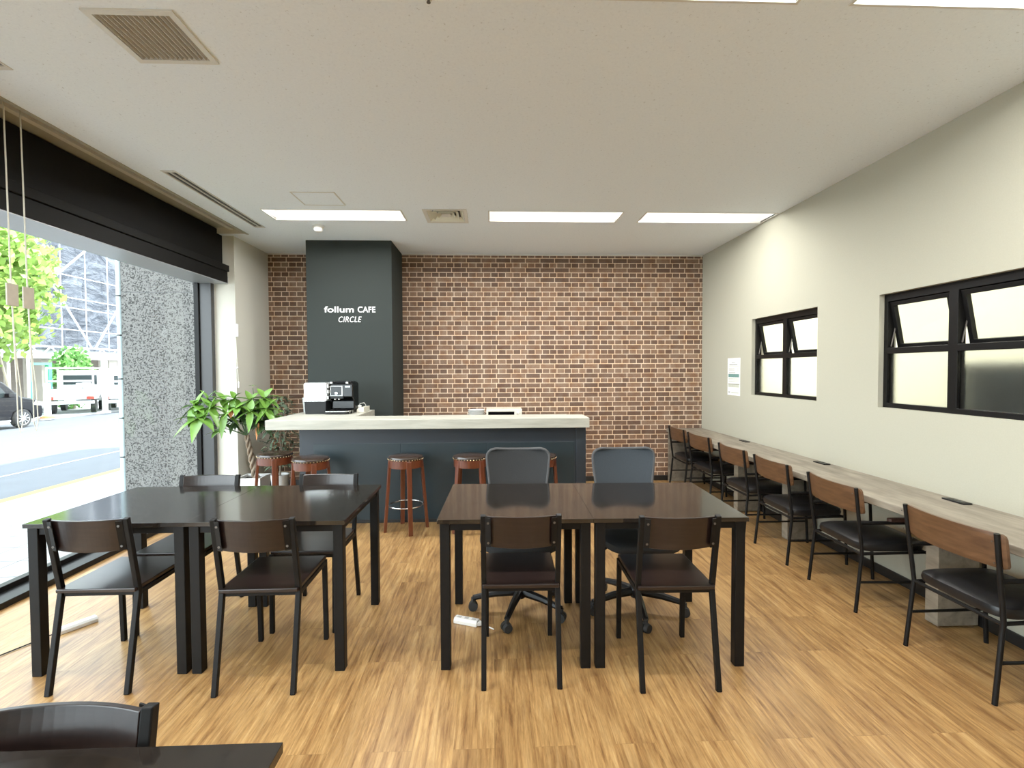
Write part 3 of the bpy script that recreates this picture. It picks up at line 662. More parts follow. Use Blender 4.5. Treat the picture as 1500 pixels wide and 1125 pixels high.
# ------------------------------------------------------------------ dining chairs (local: rear feet at y=0, facing +y)
def make_chair():
    t = thing('dining_chair', '', 'chair')
    w = .167
    for s in (-1, 1):
        obj('rear_leg', lambda bm: tube(bm, [(s * w, 0, 0), (s * w, .078, .40), (s * w, .083, .425), (s * w, .078, .45), (s * w, .019, .769)], .0115, sq=True), 'black_metal', t, bevel=.003)
        obj('front_leg', lambda bm: tube(bm, [(s * w, .448, 0), (s * w, .436, .425)], .0115, sq=True), 'black_metal', t, bevel=.003)
    def fr(bm):
        for s in (-1, 1): box(bm, (s * w - .010, .085, .402), (s * w + .010, .43, .424))
        box(bm, (-w, .078, .402), (w, .096, .424)); box(bm, (-w, .42, .402), (w, .438, .424))
    obj('seat_frame', fr, 'black_metal', t, bevel=.002)
    obj('seat', lambda bm: box(bm, (-.172, .055, .425), (.172, .45, .443)), 'chair_wood', t, bevel=.004)
    def back(u, v):
        x = -.155 + .31 * u; c = 1 - (2 * u - 1) ** 2
        z = .622 + .142 * v - (1 - v) * .006 * c
        return V((x, .055 - (z - .62) * .19 + .004 - .026 * c, z))
    br = obj('backrest', lambda bm: slab(bm, back, 16, 2, (0, -.012, 0)), 'chair_wood', t, bevel=.002)
    for s in (-1, 1):
        def plates(bm): slab(bm, lambda u, v: V((s * (.134 + .024 * u), .038 - (.625 + .135 * v - .62) * .19 - .009 * (1 - u) - .0005, .625 + .135 * v)), 1, 1, (0, -.004, 0))
        obj('bracket', plates, 'black_metal', t)
    def scr(bm):
        for s in (-1, 1):
            for z in (.645, .738): lathe(bm, [(.0055, -.003), (.004, 0)], 10, (s * .145, .036 - (z - .62) * .19 - .010, z), axis='y')
    obj('screws', scr, 'screw', t)
    return t
ch = make_chair()
CH = [(-1.765, 2.205, 0, 'dark wooden-back chair at front of the left pair, nearest the window'), (-1.04, 2.168, .5, 'dark wooden-back chair at front of the left pair, right side'),
      (.122, 2.157, -1, 'dark wooden-back chair at front of the middle pair, left side'), (.812, 2.106, -1, 'dark wooden-back chair at front of the middle pair, right side'),
      (-1.735, 3.145, 180, 'dark chair behind the left pair, its back in front of the granite column'), (-1.012, 3.135, 179, 'dark chair behind the left pair, its back before the second bar stool'),
      (-.825, .985, 180, 'dark chair tucked behind the cropped table at the bottom left')]
for i, (x, y, r, l) in enumerate(CH):
    r = math.radians(r)
    if i == 0: ch.location = (x, y, 0); ch.rotation_euler = (0, 0, r); ch['label'] = l; ch['group'] = 'dark dining chairs with curved wooden backs'
    else: dup(ch, (x, y, 0), r, l)

# ------------------------------------------------------------------ office chairs (local: base centre at origin, sitter faces -y)
def make_office(label, back_mat, loc, rz, base_rot, bx_off=0.):
    t = thing('office_chair', label, 'office chair', loc, rz, 'office chairs behind the middle tables')
    b = obj('star_base', lambda bm: [lathe(bm, [(.03, .07), (.038, .085), (.038, .12), (.03, .135)], 20)] + [
        tube(bm, [(.02 * math.cos(a), .02 * math.sin(a), .105), (.15 * math.cos(a), .15 * math.sin(a), .095), (.275 * math.cos(a), .275 * math.sin(a), .072)], [.026, .021, .016], 8) for a in [math.radians(base_rot + 72 * k) for k in range(5)]], 'plastic', t, smooth=True)
    for k in range(5):
        a = math.radians(base_rot + 72 * k); c = V((.275 * math.cos(a), .275 * math.sin(a), 0)); sw_ = a + .7 + k
        d = V((math.cos(sw_), math.sin(sw_), 0))
        def cast(bm):
            for s in (-1, 1):
                m0 = Matrix.Translation(c + d * (s * .014) + V((0, 0, .027))) @ d.to_track_quat('Z', 'Y').to_matrix().to_4x4()
                bmesh.ops.create_cone(bm, cap_ends=True, segments=18, radius1=.027, radius2=.023 if s > 0 else .027, depth=.02, matrix=m0)
            tube(bm, [c + V((0, 0, .03)), c + V((0, 0, .075))], .012, 8)
        obj('caster', cast, 'rubber', b, smooth=True)
    obj('gas_column', lambda bm: lathe(bm, [(.024, .12), (.024, .26), (.014, .26), (.014, .40)], 16), 'plastic', t, smooth=True)
    obj('mechanism', lambda bm: box(bm, (-.07, -.09, .385), (.07, .12, .42)), 'plastic', t, bevel=.008)
    obj('lever', lambda bm: tube(bm, [(-.05, -.02, .40), (-.17, -.04, .385), (-.20, -.045, .37), (-.225, -.05, .355)], [.005, .005, .009, .011], 8), 'plastic', t, smooth=True)
    def seat(u, v):   # rounded cushion as nested superellipse rings
        a = 2 * PI * u
        return a
    def seatbm(bm):
        prof = [(.001, .475), (.6, .478), (.9, .476), (.985, .462), (1., .442), (.96, .422), (.7, .412), (.001, .41)]
        n = 40; rings = []
        for r, z in prof:
            ring = []
            for j in range(n):
                a = 2 * PI * j / n; ca, sa = math.cos(a), math.sin(a)
                x = .232 * r * math.copysign(abs(ca) ** .62, ca); y = -.03 + .225 * r * math.copysign(abs(sa) ** .62, sa)
                ring.append(bm.verts.new((x, y, z - (.014 * max(0, (-y - .12)) / .1))))
            rings.append(ring)
        for i in range(len(prof) - 1):
            for j in range(n): bm.faces.new((rings[i][j], rings[i][(j + 1) % n], rings[i + 1][(j + 1) % n], rings[i + 1][j]))
        bm.faces.new(rings[0]); bm.faces.new(rings[-1])
    obj('seat', seatbm, 'leather' if False else 'mesh_dark', t, smooth=True)
    z0, z1 = .50, .905
    def hw(v):
        w = .158 + .040 * min(1, v / .8); z = v * (z1 - z0); r = .055; top = (z1 - z0)
        if z > top - r: w -= r - math.sqrt(max(0, r * r - (z - top + r) ** 2))
        if z < r: w -= r - math.sqrt(max(0, r * r - (r - z) ** 2))
        return w
    def P(grow=0., oy=0.):
        def f(u, v):
            s = 2 * u - 1; w = max(.01, hw(v) + grow)
            x = s * w; z = z0 - grow + (z1 - z0 + 2 * grow) * v - .008 * v * (1 - s * s) * math.sin(PI * .5 * v)
            y = .235 + .03 * math.sin(v * PI * .9) * .6 - .035 * s * s + .05 * v + oy
            return V((x, y, z))
        return f
    vs = [0, .02, .05, .09, .14, .3, .5, .7, .86, .91, .95, .98, 1.]
    def bk(bm): slab(bm, lambda u, v: P()(u, vs[int(round(v * 12))]), 16, 12, (0, .014, 0))
    k = obj('backrest', bk, back_mat, t, smooth=True)
    def rim(bm):
        f = P(); pts = [f(0, v) for v in vs] + [f(i / 12, 1) for i in range(1, 12)] + [f(1, v) for v in vs[::-1]] + [f(i / 12, 0) for i in range(11, 0, -1)]
        pts = [p + V((0, .007, 0)) for p in pts]; tube(bm, pts + [pts[0]], .0085, 8, cap=False)
    obj('back_rim', rim, 'mesh_edge', k, smooth=True)
    obj('back_spine', lambda bm: tube(bm, [(0, .10, .40), (0, .22, .40), (0, .275, .45), (0, .292, .56), (0, .295, .70)], [.02, .02, .02, .018, .012], 8), 'plastic', t, smooth=True)
    return t
make_office('dark grey mesh office chair, left of the two behind the middle tables', 'mesh_dark', (.155, 2.90, 0), math.radians(-1), -107)
make_office('blue-grey mesh office chair, right of the two behind the middle tables', 'mesh_blue', (.835, 2.875, 0), math.radians(1), -96)

# ------------------------------------------------------------------ window-side... wall counter on the right
def rc(bm):
    prism(bm, [(2.19, -.6), (XR - .0005, -.6), (XR - .0005, YB - .014), (2.19, YB - .014)], 'z', .617, .658)
tag(obj('wall_counter', rc, 'greige', bevel=.004), 'long narrow grey-beige wood-grain counter along the right wall', 'counter')
LEGY = [(2.60, 'grey-beige block support under the wall counter behind the nearest armchair'), (3.975, 'grey-beige block support under the wall counter behind the third armchair'),
        (4.80, 'grey-beige block support under the wall counter behind the fourth armchair'), (.9, 'grey-beige block support under the wall counter beyond the right edge')]
first = None
for y, l in LEGY:
    if first is None:
        first = thing('counter_support', l, 'support', (2.50, y, 0), 0, 'block supports under the wall counter')
        bx('block', (-.11, -.035, .012), (.12, .045, .617), 'greige', first, bevel=.003)
        for x in (-.09, .10): obj('glide', lambda bm: lathe(bm, [(.010, 0), (.010, .013)], 10, (x, -.02, 0)), 'chrome', first)
    else: dup(first, (2.50, y, 0), 0, l)
tag(bx('end_board', (2.20, 6.15, 0), (XR - .013, 6.18, .617), 'greige', bevel=.002), 'full-height end board of the wall counter against the brick wall', 'end board')
first = None
for y, l in ((5.02, 'black desk outlet on the wall counter, farthest of three'), (3.815, 'black desk outlet on the wall counter, middle of three'), (2.67, 'black desk outlet on the wall counter, nearest of three')):
    if first is None:
        first = thing('desk_outlet', l, 'power outlet', (2.585, y, .658), 0, 'black outlets set in the wall counter')
        bx('plate', (-.026, -.068, 0), (.026, .068, .009), 'plastic', first, bevel=.003)
        for k in (-1, 0, 1): bx('socket', (-.012, k * .04 - .012, .009), (.012, k * .04 + .012, .0105), 'gloss_black', first)
    else: dup(first, (2.585, y, .658), 0, l)

# ------------------------------------------------------------------ armchairs at the wall counter (local: rear feet at x=0, facing +x)
def make_armchair():
    t = thing('counter_armchair', '', 'armchair')
    w = .225
    for s in (-1, 1):
        obj('rear_leg', lambda bm: tube(bm, [(0, s * w, 0), (.03, s * (w - .004), .30), (.035, s * (w - .004), .34), (.028, s * (w - .002), .40), (-.012, s * (w + .004), .722)], .0105, 10), 'black_metal', t, smooth=True)
        obj('front_leg', lambda bm: tube(bm, [(.43, s * (w + .005), 0), (.405, s * (w + .005), .505), (.395, s * (w + .005), .517), (.38, s * (w + .005), .52), (.015, s * w, .52)], .0105, 10), 'black_metal', t, smooth=True)
        obj('side_stretcher', lambda bm: tube(bm, [(.018, s * (w - .002), .175), (.422, s * (w + .003), .175)], .0075, 8), 'black_metal', t, smooth=True)
        obj('armrest', lambda bm: prism(bm, rrect(.19, .036, .014, 4, .27, s * (w + .003)), 'z', .528, .546), 'dark_arm', t, bevel=.003)
    def fr(bm):
        for s in (-1, 1): tube(bm, [(.03, s * (w - .012), .335), (.415, s * (w - .008), .345)], .009, 8)
        tube(bm, [(.035, -w, .335), (.035, w, .335)], .009, 8); tube(bm, [(.40, -w, .345), (.40, w, .345)], .009, 8)
    obj('seat_frame', fr, 'black_metal', t, smooth=True)
    def seat(bm):
        prof = [(.001, .412), (.5, .412), (.86, .406), (.975, .392), (1., .372), (.975, .352), (.9, .345), (.001, .345)]
        n = 48; rings = []
        for r, z in prof:
            ring = []
            for j in range(n):
                a = 2 * PI * j / n; ca, sa = math.cos(a), math.sin(a); e = .32 if r > .4 else 1
                ring.append(bm.verts.new((.228 + .20 * r * math.copysign(abs(ca) ** e, ca), .222 * r * math.copysign(abs(sa) ** e, sa), z)))
            rings.append(ring)
        for i in range(len(prof) - 1):
            for j in range(n): bm.faces.new((rings[i][j], rings[i][(j + 1) % n], rings[i + 1][(j + 1) % n], rings[i + 1][j]))
        bm.faces.new(rings[0]); bm.faces.new(rings[-1])
    obj('seat_cushion', seat, 'leather', t, smooth=True)
    H = .147; r = .02
    vs = [0, .04, .12, .5, .88, .96, 1.]
    def back(u, v):
        z = vs[int(round(v * 6))] * H; L = .252
        if z < r: L -= r - math.sqrt(r * r - (r - z) ** 2)
        if z > H - r: L -= r - math.sqrt(max(0, r * r - (z - H + r) ** 2))
        s = 2 * u - 1
        return V((-.006 + .038 * s * s - (z) * .13 - .014, s * L, .573 + z))
    obj('backrest', lambda bm: slab(bm, back, 20, 6, (.013, 0, 0)), 'brown_wood', t, smooth=True)
    def scr(bm):
        for s in (-1, 1):
            for z in (.60, .69): lathe(bm, [(.004, -.0), (.003, .003)], 8, (-.004 - (z - .57) * .13 - .012, s * (w + .002), z), axis='x')
    obj('screws', scr, 'screw', t)
    return t
ac = make_armchair()
AC = [(2.085, 2.19, 0, 'brown-backed armchair at the wall counter, nearest and largest in view'), (2.09, 2.985, -2, 'brown-backed armchair at the wall counter, second from the camera'),
      (2.10, 3.68, -1, 'brown-backed armchair at the wall counter, third from the camera'), (2.11, 4.32, 0, 'brown-backed armchair at the wall counter, fourth from the camera'),
      (2.14, 5.10, 3, 'brown-backed armchair at the wall counter, second from the brick wall'), (2.15, 5.74, 0, 'brown-backed armchair at the wall counter, closest to the brick wall')]
for i, (x, y, r, l) in enumerate(AC):
    r = math.radians(r)
    if i == 0: ac.location = (x, y, 0); ac.rotation_euler = (0, 0, r); ac['label'] = l; ac['group'] = 'armchairs along the wall counter'
    else: dup(ac, (x, y, 0), r, l)

# ------------------------------------------------------------------ floor power strips
def power_strip(label, loc, rz, L, n, m):
    t = thing('power_strip', label, 'power strip', loc, rz)
    obj('strip_body', lambda bm: prism(bm, [(-.026, 0), (.026, 0), (.026, .018), (.016, .03), (-.016, .03), (-.026, .018)], 'x', -L / 2, L / 2), m, t, bevel=.003)
    obj('end_cap', lambda bm: prism(bm, [(L / 2, -.02), (L / 2 + .02, -.006), (L / 2 + .02, .006), (L / 2, .02)], 'z', .004, .022), m, t, bevel=.002)
    for k in range(n):
        x = -L / 2 + L * (k + .6) / (n + .2); bx('socket', (x - .012, -.009, .030), (x + .012, .009, .0308), 'ink', t)
    return t
t = power_strip('white power strip on the floor beside the front left leg of the middle table', (-.15, 2.745, 0), math.radians(-22), .14, 3, 'white_plastic')
obj('cable', lambda bm: tube(bm, [(.085, 0, .01), (.12, -.004, .006), (.15, -.012, .005), (.17, -.02, .005)], .0035, 6), 'white_plastic', t)
t = power_strip('white power strip lying on the floor under the left table by the window', (-2.29, 2.805, 0), math.radians(58 + 180), .17, 4, 'white_plastic')
obj('cable', lambda bm: tube(bm, [(.10, 0, .01), (.14, -.004, .006), (.22, .005, .005), (.34, .02, .005), (.5, .0, .005)], .0035, 6), 'plastic', t)

# ------------------------------------------------------------------ plants
def leaflet(bm, base, d, L, w, droop=.35, fold=.25):
    d = d.normalized(); side = d.cross(V((0, 0, 1)))
    if side.length < .1: side = V((1, 0, 0))
    side.normalize(); up = side.cross(d)
    n = 5; c = []; l = []; r = []
    for i in range(n + 1):
        s = i / n; p = base + d * (L * s) - V((0, 0, 1)) * (droop * L * s * s)
        ww = w * math.sin(PI * min(1, .06 + s * .94) ** .75) * .5 if i < n else 0.0005
        c.append(bm.verts.new(p)); l.append(bm.verts.new(p + side * ww + up * ww * fold)); r.append(bm.verts.new(p - side * ww + up * ww * fold))
    for i in range(n):
        bm.faces.new((c[i], c[i + 1], l[i + 1], l[i])); bm.faces.new((c[i], r[i], r[i + 1], c[i + 1]))
def palmate(bm, c, nrm, L, n=6, w=.32, rnd=random):
    nrm = nrm.normalized(); a0 = rnd.random() * 6
    x = nrm.orthogonal().normalized(); y = nrm.cross(x)
    for k in range(n):
        a = a0 + 2 * PI * k / n; d = x * math.cos(a) + y * math.sin(a) + nrm * .15
        leaflet(bm, c, d, L * rnd.uniform(.75, 1.05), L * w, rnd.uniform(.15, .45))
R = random.Random(3)
t = thing('potted_money_tree', 'money tree with braided trunk in a white square pot by the window post', 'potted plant', (-2.36, 5.00, 0))
def pot(bm):
    for (a, b, z0, z1) in ((.10, .115, 0, .37),):
        P = [(-1, -1), (1, -1), (1, 1), (-1, 1)]
        o0 = [bm.verts.new((p[0] * a, p[1] * a, z0)) for p in P]; o1 = [bm.verts.new((p[0] * b, p[1] * b, z1)) for p in P]
        i1 = [bm.verts.new((p[0] * (b - .012), p[1] * (b - .012), z1)) for p in P]; i0 = [bm.verts.new((p[0] * (b - .014), p[1] * (b - .014), z1 - .03)) for p in P]
        for k in range(4):
            l = (k + 1) % 4
            bm.faces.new((o0[k], o0[l], o1[l], o1[k])); bm.faces.new((o1[k], o1[l], i1[l], i1[k])); bm.faces.new((i1[k], i1[l], i0[l], i0[k]))
        bm.faces.new(o0); bm.faces.new(i0)
obj('pot', pot, 'white_plastic', t); bx('soil', (-.10, -.10, .335), (.10, .10, .345), 'soil', t)
def trunk(bm):
    for k in range(3):
        pts = []
        for i in range(30):
            s = i / 29; a = 2 * PI * k / 3 + s * 13; rr = .021 - .006 * s
            pts.append((.025 - .085 * s + rr * math.cos(a), rr * math.sin(a), .335 + .44 * s))
        tube(bm, pts, [.017 - .006 * i / 29 for i in range(30)], 8)
obj('trunk', trunk, 'bark', t, smooth=True)
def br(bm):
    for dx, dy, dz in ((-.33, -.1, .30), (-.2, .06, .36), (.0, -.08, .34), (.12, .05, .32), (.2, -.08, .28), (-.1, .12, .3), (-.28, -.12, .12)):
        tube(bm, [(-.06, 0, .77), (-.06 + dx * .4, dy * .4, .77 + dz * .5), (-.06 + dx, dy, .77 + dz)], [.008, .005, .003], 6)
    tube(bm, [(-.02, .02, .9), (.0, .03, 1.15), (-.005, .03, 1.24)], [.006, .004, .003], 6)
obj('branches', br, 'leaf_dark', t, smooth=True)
def fol(bm):
    for (x, y, z, L, n) in ((-.46, -.14, 1.08, .20, 7), (-.38, -.22, .97, .24, 7), (-.40, -.05, 1.13, .19, 6), (-.25, -.05, 1.13, .18, 7), (-.30, -.18, 1.06, .18, 6), (-.12, -.10, 1.14, .17, 7), (.02, -.08, 1.12, .18, 7), (.13, -.02, 1.14, .21, 7), (.18, -.1, 1.04, .19, 6), (.06, -.16, 1.02, .16, 6), (-.18, -.16, 1.0, .17, 6), (-.27, -.12, .83, .13, 5), (-.22, -.1, .90, .12, 5), (-.06, -.16, 1.06, .16, 6), (.2, .05, .96, .15, 6)):
        palmate(bm, V((x, y, z)), V((R.uniform(-.5, .5), R.uniform(-1., -.3), R.uniform(.2, .8))), L, n, .42, R)
    for k in range(5): leaflet(bm, V((-.005, .03, 1.26)), V((math.cos(k * 1.3), math.sin(k * 1.3), .3)), .05, .02)
obj('bright_leaves', fol, 'leaf', t, smooth=True)
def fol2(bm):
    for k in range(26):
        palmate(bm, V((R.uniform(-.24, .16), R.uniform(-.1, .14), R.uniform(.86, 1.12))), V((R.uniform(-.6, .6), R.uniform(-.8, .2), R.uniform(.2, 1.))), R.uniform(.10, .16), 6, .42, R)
obj('shaded_leaves', fol2, 'leaf_dark', t, smooth=True)  # inner leaves: shade of the crown put in as a darker green
obj('dried_leaf', lambda bm: [leaflet(bm, V((.10, -.08, .90)), V((-.1, -.1, -.9)), .17, .08, 0), leaflet(bm, V((-.11, -.18, 1.04)), V((0, -.1, -.8)), .08, .05, 0)], 'leaf_dry', t)
t = thing('potted_bushy_plant', 'dark grey-green bushy plant in a small white pot beside the bar counter', 'potted plant', (-2.34, 5.56, 0))
obj('pot', lambda bm: lathe(bm, [(.07, 0), (.095, .25), (.10, .27), (.09, .27), (.085, .24)], 28), 'white_plastic', t, smooth=True); obj('soil', lambda bm: lathe(bm, [(.086, .238), (.086, .243)], 20), 'soil', t)
obj('stems', lambda bm: [tube(bm, [(0, 0, .24), (R.uniform(-.05, .05), R.uniform(-.05, .05), .6), (R.uniform(-.15, .15), R.uniform(-.1, .1), R.uniform(.8, 1.05))], [.008, .006, .003], 6) for k in range(7)], 'bark', t, smooth=True)
def fol3(bm):
    for k in range(420):
        a = R.uniform(0, 2 * PI); rr = .17 * R.random() ** .5; z = R.uniform(.36, 1.12)
        rr *= .55 + .6 * math.sin(PI * min(1, max(0, (z - .3) / .9)))
        leaflet(bm, V((rr * math.cos(a), rr * math.sin(a), z)), V((math.cos(a + R.uniform(-1, 1)), math.sin(a + R.uniform(-1, 1)), R.uniform(-.5, .8))), R.uniform(.05, .10), R.uniform(.02, .04))
obj('leaves', fol3, 'leaf_grey', t, smooth=True)

# ------------------------------------------------------------------ outdoors
g = lambda X: -.12 - .03 * (abs(X) - 5.3) if X < -5.3 else -.12
struct(obj('pavement', lambda bm: box(bm, (-5.25, -6, -.3), (-3.1, 9.0, -.03)), 'tile'))
struct(bx('trim_kerb', (-5.42, -6, -.3), (-5.25, 60, -.04), 'kerb'))
struct(bx('pavement_far_stretch', (-5.25, 9.0, -.3), (-3.1, 60, -.05), 'asphalt'))
def road(bm):
    v = [bm.verts.new(p) for p in ((-5.3, -10, g(-5.3)), (-5.3, 70, g(-5.3)), (-17.6, 70, g(-17.6)), (-17.6, -10, g(-17.6)))]; bm.faces.new(v)
struct(obj('road', road, 'asphalt'))
def strip(name, xa, xb, m, dz=.004, y0=-10, y1=60):
    def f(bm): bm.faces.new([bm.verts.new(p) for p in ((-xa, y0, g(-xa) + dz), (-xa, y1, g(-xa) + dz), (-xb, y1, g(-xb) + dz), (-xb, y0, g(-xb) + dz))])
    o = obj(name, f, m); struct(o)
strip('road_marking', 5.60, 5.95, 'yellow'); strip('road_marking', 9.02, 9.26, 'road_white'); strip('road_marking', 7.42, 7.48, 'kerb')
struct(bx('pavement_opposite', (-24, -10, -1.2), (-17.6, 70, -.40), 'kerb'))
struct(bx('building_upper_floors', (-3.12, -8, 3.27), (8, 12, 11.5), 'conc'))
# granite pier
struct(bx('wall_granite_pier', (-4.23, 5.90, -.1), (-2.935, 6.9, 4.2), 'granite'))
t = thing('utility_post', 'slim pale blue post at the left edge of the granite column', 'post', (-4.264, 5.92, -.03))
obj('pole', lambda bm: tube(bm, [(0, 0, 0), (0, 0, 4.2)], .030, 12), 'pale_blue', t, smooth=True)
for z in (.45, .9, 1.35, 1.85, 2.3): obj('clamp', lambda bm: lathe(bm, [(.033, z - .008), (.033, z + .008)], 12), 'post', t)
# netted building across the street
nb = thing('netted_building', 'building across the street wrapped in blue-grey scaffold netting', 'building', (-21.5, 24, -.4))
def nt_(bm):
    def P(u, v):
        y = -20 + 44 * u; z = 2.9 + 9 * v
        return V((.12 * math.sin(y * 3.1) * math.sin(z * 1.3) + .08 * math.sin(y * 7 + z * 2), y, z))
    slab(bm, P, 120, 24, (-.15, 0, 0))
obj('netting', nt_, 'net', nb, smooth=True)
bx('upper_wall', (-3, -20, 2.9), (-.5, 24, 12), 'conc', nb)
for y in (-20, -14, -8.2, -5.2, -2.2, 1.2, 5.5, 10, 16): bx('pillar', (-1.0, y, 0), (-.4, y + .6, 2.9), 'conc', nb)
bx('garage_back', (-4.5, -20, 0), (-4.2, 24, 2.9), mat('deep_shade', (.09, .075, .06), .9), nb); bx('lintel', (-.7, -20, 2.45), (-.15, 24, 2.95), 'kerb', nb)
sc_ = thing('scaffolding', 'pale steel scaffold tubes crossing in front of the netted building', 'scaffolding', (-21.15, 24, -.4))
def verts(bm):
    for k in range(23): tube(bm, [(0, -18 + 1.5 * k, 2.9), (0, -18 + 1.5 * k, 12)], .028, 6)
obj('standards', verts, 'pipe', sc_)
obj('ledgers', lambda bm: [tube(bm, [(.05, -18, z), (.05, 16, z)], .026, 6) for z in (3.9, 5.0, 5.5, 6.6, 8.2, 9.6)], 'pipe', sc_)
obj('braces', lambda bm: [tube(bm, [(.1, a, za), (.1, b, zb)], .05, 6) for a, za, b, zb in ((.7, 6.3, 3.2, 3.0), (5.3, 5.6, 3.4, 3.0), (3.1, 8.2, .4, 5.8), (-.4, 6.6, -2.5, 8.2), (9, 3, 6.5, 8))], 'pipe', sc_)
def truss(bm):
    tube(bm, [(.2, -2.5, 2.55), (.2, 8, 2.55)], .04, 6); tube(bm, [(.2, -2.5, 3.0), (.2, 8, 3.0)], .04, 6)
    for k in range(20): tube(bm, [(.2, -2.5 + .52 * k, 2.55 if k % 2 else 3.0), (.2, -2.5 + .52 * (k + 1), 3.0 if k % 2 else 2.55)], .03, 6)
obj('truss', truss, 'truck', sc_)
# street trees and bush
def leafcloud(bm, c, rad, n, size, rnd):
    c = V(c)
    for k in range(n):
        d = V((rnd.gauss(0, 1), rnd.gauss(0, 1), rnd.gauss(0, 1))).normalized(); p = c + V((d.x * rad[0], d.y * rad[1], d.z * rad[2])) * (rnd.uniform(.35, 1.) * (1 + .16 * math.sin(7 * d.x + 5 * d.z)))
        a = V((rnd.gauss(0, 1), rnd.gauss(0, 1), rnd.gauss(0, 1))).normalized(); b = a.orthogonal().normalized(); s = size * rnd.uniform(.6, 1.3)
        bm.faces.new([bm.verts.new(p + a * s), bm.verts.new(p + b * s * .55), bm.verts.new(p - a * s), bm.verts.new(p - b * s * .55)])
def street_tree(label, loc, h, rad, n=5200):
    t = thing('street_tree', label, 'tree', loc, 0, 'leafy trees across the street')
    obj('trunk', lambda bm: [tube(bm, [(0, 0, 0), (.05, .05, h * .5), (0, 0, h)], [.10, .08, .04], 8)] + [tube(bm, [(0, 0, h * .55), (a, b, h * .8 + 1)], [.05, .02], 6) for a, b in ((1, .5), (-.8, 1), (.3, -1.2), (-.5, -.8))], 'tree_bark', t, smooth=True)
    obj('support_stake', lambda bm: [tube(bm, [(.5 * s, .3 * s, 0), (.12 * s, .1 * s, 2.4)], .04, 6) for s in (-1, 1)], 'tree_bark', t)
    obj('foliage', lambda bm: leafcloud(bm, (0, 0, h), rad, n, .17, R), 'tree_leaf', t)
    return t
street_tree('bright green street tree behind the two blind cords', (-18.2, 19.0, -.4), 5.3, (1.7, 2.3, 2.9))
street_tree('yellow-green street tree at the left edge of the window view', (-18.4, 14.9, -.4), 4.2, (1.3, 1.2, 2.4), 2500)
t = thing('round_bush', 'dense green bush across the street beside the green door frame', 'bush', (-20.35, 25.1, -.4))
obj('foliage', lambda bm: leafcloud(bm, (0, 0, 1.5), (.5, 1.15, 1.5), 3600, .11, R), 'bush_leaf', t); obj('stem', lambda bm: tube(bm, [(0, 0, 0), (0, 0, 1.6)], .08, 8), 'tree_bark', t)
t = thing('green_door_frame', 'green painted steel door frame across the street', 'door frame', (-19.8, 22.65, -.4))
obj('side_post', lambda bm: box(bm, (-.08, -.55, 0), (.08, -.38, 2.1)), 'green_paint', t); obj('side_post', lambda bm: box(bm, (-.08, .38, 0), (.08, .55, 2.1)), 'green_paint', t); bx('top_rail', (-.08, -.55, 2.1), (.08, .55, 2.2), 'green_paint', t); bx('lower_panel', (-.03, -.38, .0), (.03, .38, .5), 'kerb', t)
t = thing('brown_notice_posts', 'pair of slim pale posts in front of the garage across the street', 'posts', (-19.5, 21.3, -.4))
for y in (-.5, .35): obj('post', lambda bm: box(bm, (-.07, y, 0), (.07, y + .16, 2.4)), 'conc', t)
# black car
def car():
    t = thing('parked_car', 'black people carrier entering at the left edge of the street view', 'car', (-16.2, 15.55, g(-15.3)))
    prof = [(-2.1, .30), (-1.72, .30), (-1.60, .52), (-1.30, .60), (-1.0, .52), (-.88, .28), (1.0, .26), (1.10, .50), (1.37, .60), (1.64, .50), (1.76, .26), (2.12, .30), (2.16, .55), (2.10, .78), (1.95, .90), (1.35, 1.02), (.78, 1.50), (.4, 1.66), (-1.6, 1.70), (-2.05, 1.55), (-2.15, .9)]
    # side faces +x: profile is in (y,z), front toward +y
    obj('car_body', lambda bm: prism(bm, prof, 'x', -.83, .83), 'car_paint', t, bevel=.05, seg=3, smooth=True)
    obj('side_window', lambda bm: prism(bm, [(-1.7, 1.02), (.95, 1.02), (.62, 1.40), (.35, 1.56), (-1.6, 1.58)], 'x', -.836, .836), 'car_glass', t)
    obj('windscreen', lambda bm: prism(bm, [(1.29, 1.06), (.80, 1.48), (.78, 1.52), (1.33, 1.05)], 'x', -.72, .72), 'car_glass', t)
    obj('headlamp', lambda bm: prism(bm, [(1.78, .72), (2.13, .66), (2.11, .80), (1.86, .86)], 'x', -.838, .838), 'alloy', t, bevel=.01)
    obj('sill_trim', lambda bm: prism(bm, [(-.85, .24), (.98, .24), (.98, .29), (-.85, .29)], 'x', -.838, .838), 'alloy', t)
    for s in (-1, 1): obj('mirror', lambda bm: prism(bm, rrect(.2, .14, .04, 4, .88, 1.08), 'x', s * .84, s * 1.0), 'car_paint', t, bevel=.02)
    for y in (1.37, -1.30):
        for s in (-1, 1):
            wv = obj('wheel', lambda bm: lathe(bm, [(.20, -.1), (.28, -.1), (.305, -.06), (.305, .06), (.28, .1), (.20, .1)], 28, (s * .78, y, .305), axis='x'), 'rubber', t, smooth=True)
            def rimf(bm):
                x = s * .885; lathe(bm, [(.17, x - .02 * s), (.205, x), (.205, x - .05 * s), (.17, x - .05 * s)], 28, (0, y, .305), axis='x', cap=False)
                for k in range(10):
                    a = 2 * PI * k / 10; tube(bm, [(x - .01 * s, y, .305), (x - .01 * s, y + .185 * math.cos(a), .305 + .185 * math.sin(a))], .017, 6)
                lathe(bm, [(.04, x - .02 * s), (.04, x + .005 * s)], 12, (0, y, .305), axis='x')
            obj('wheel_rim', rimf, 'alloy', wv)
    return t
car()
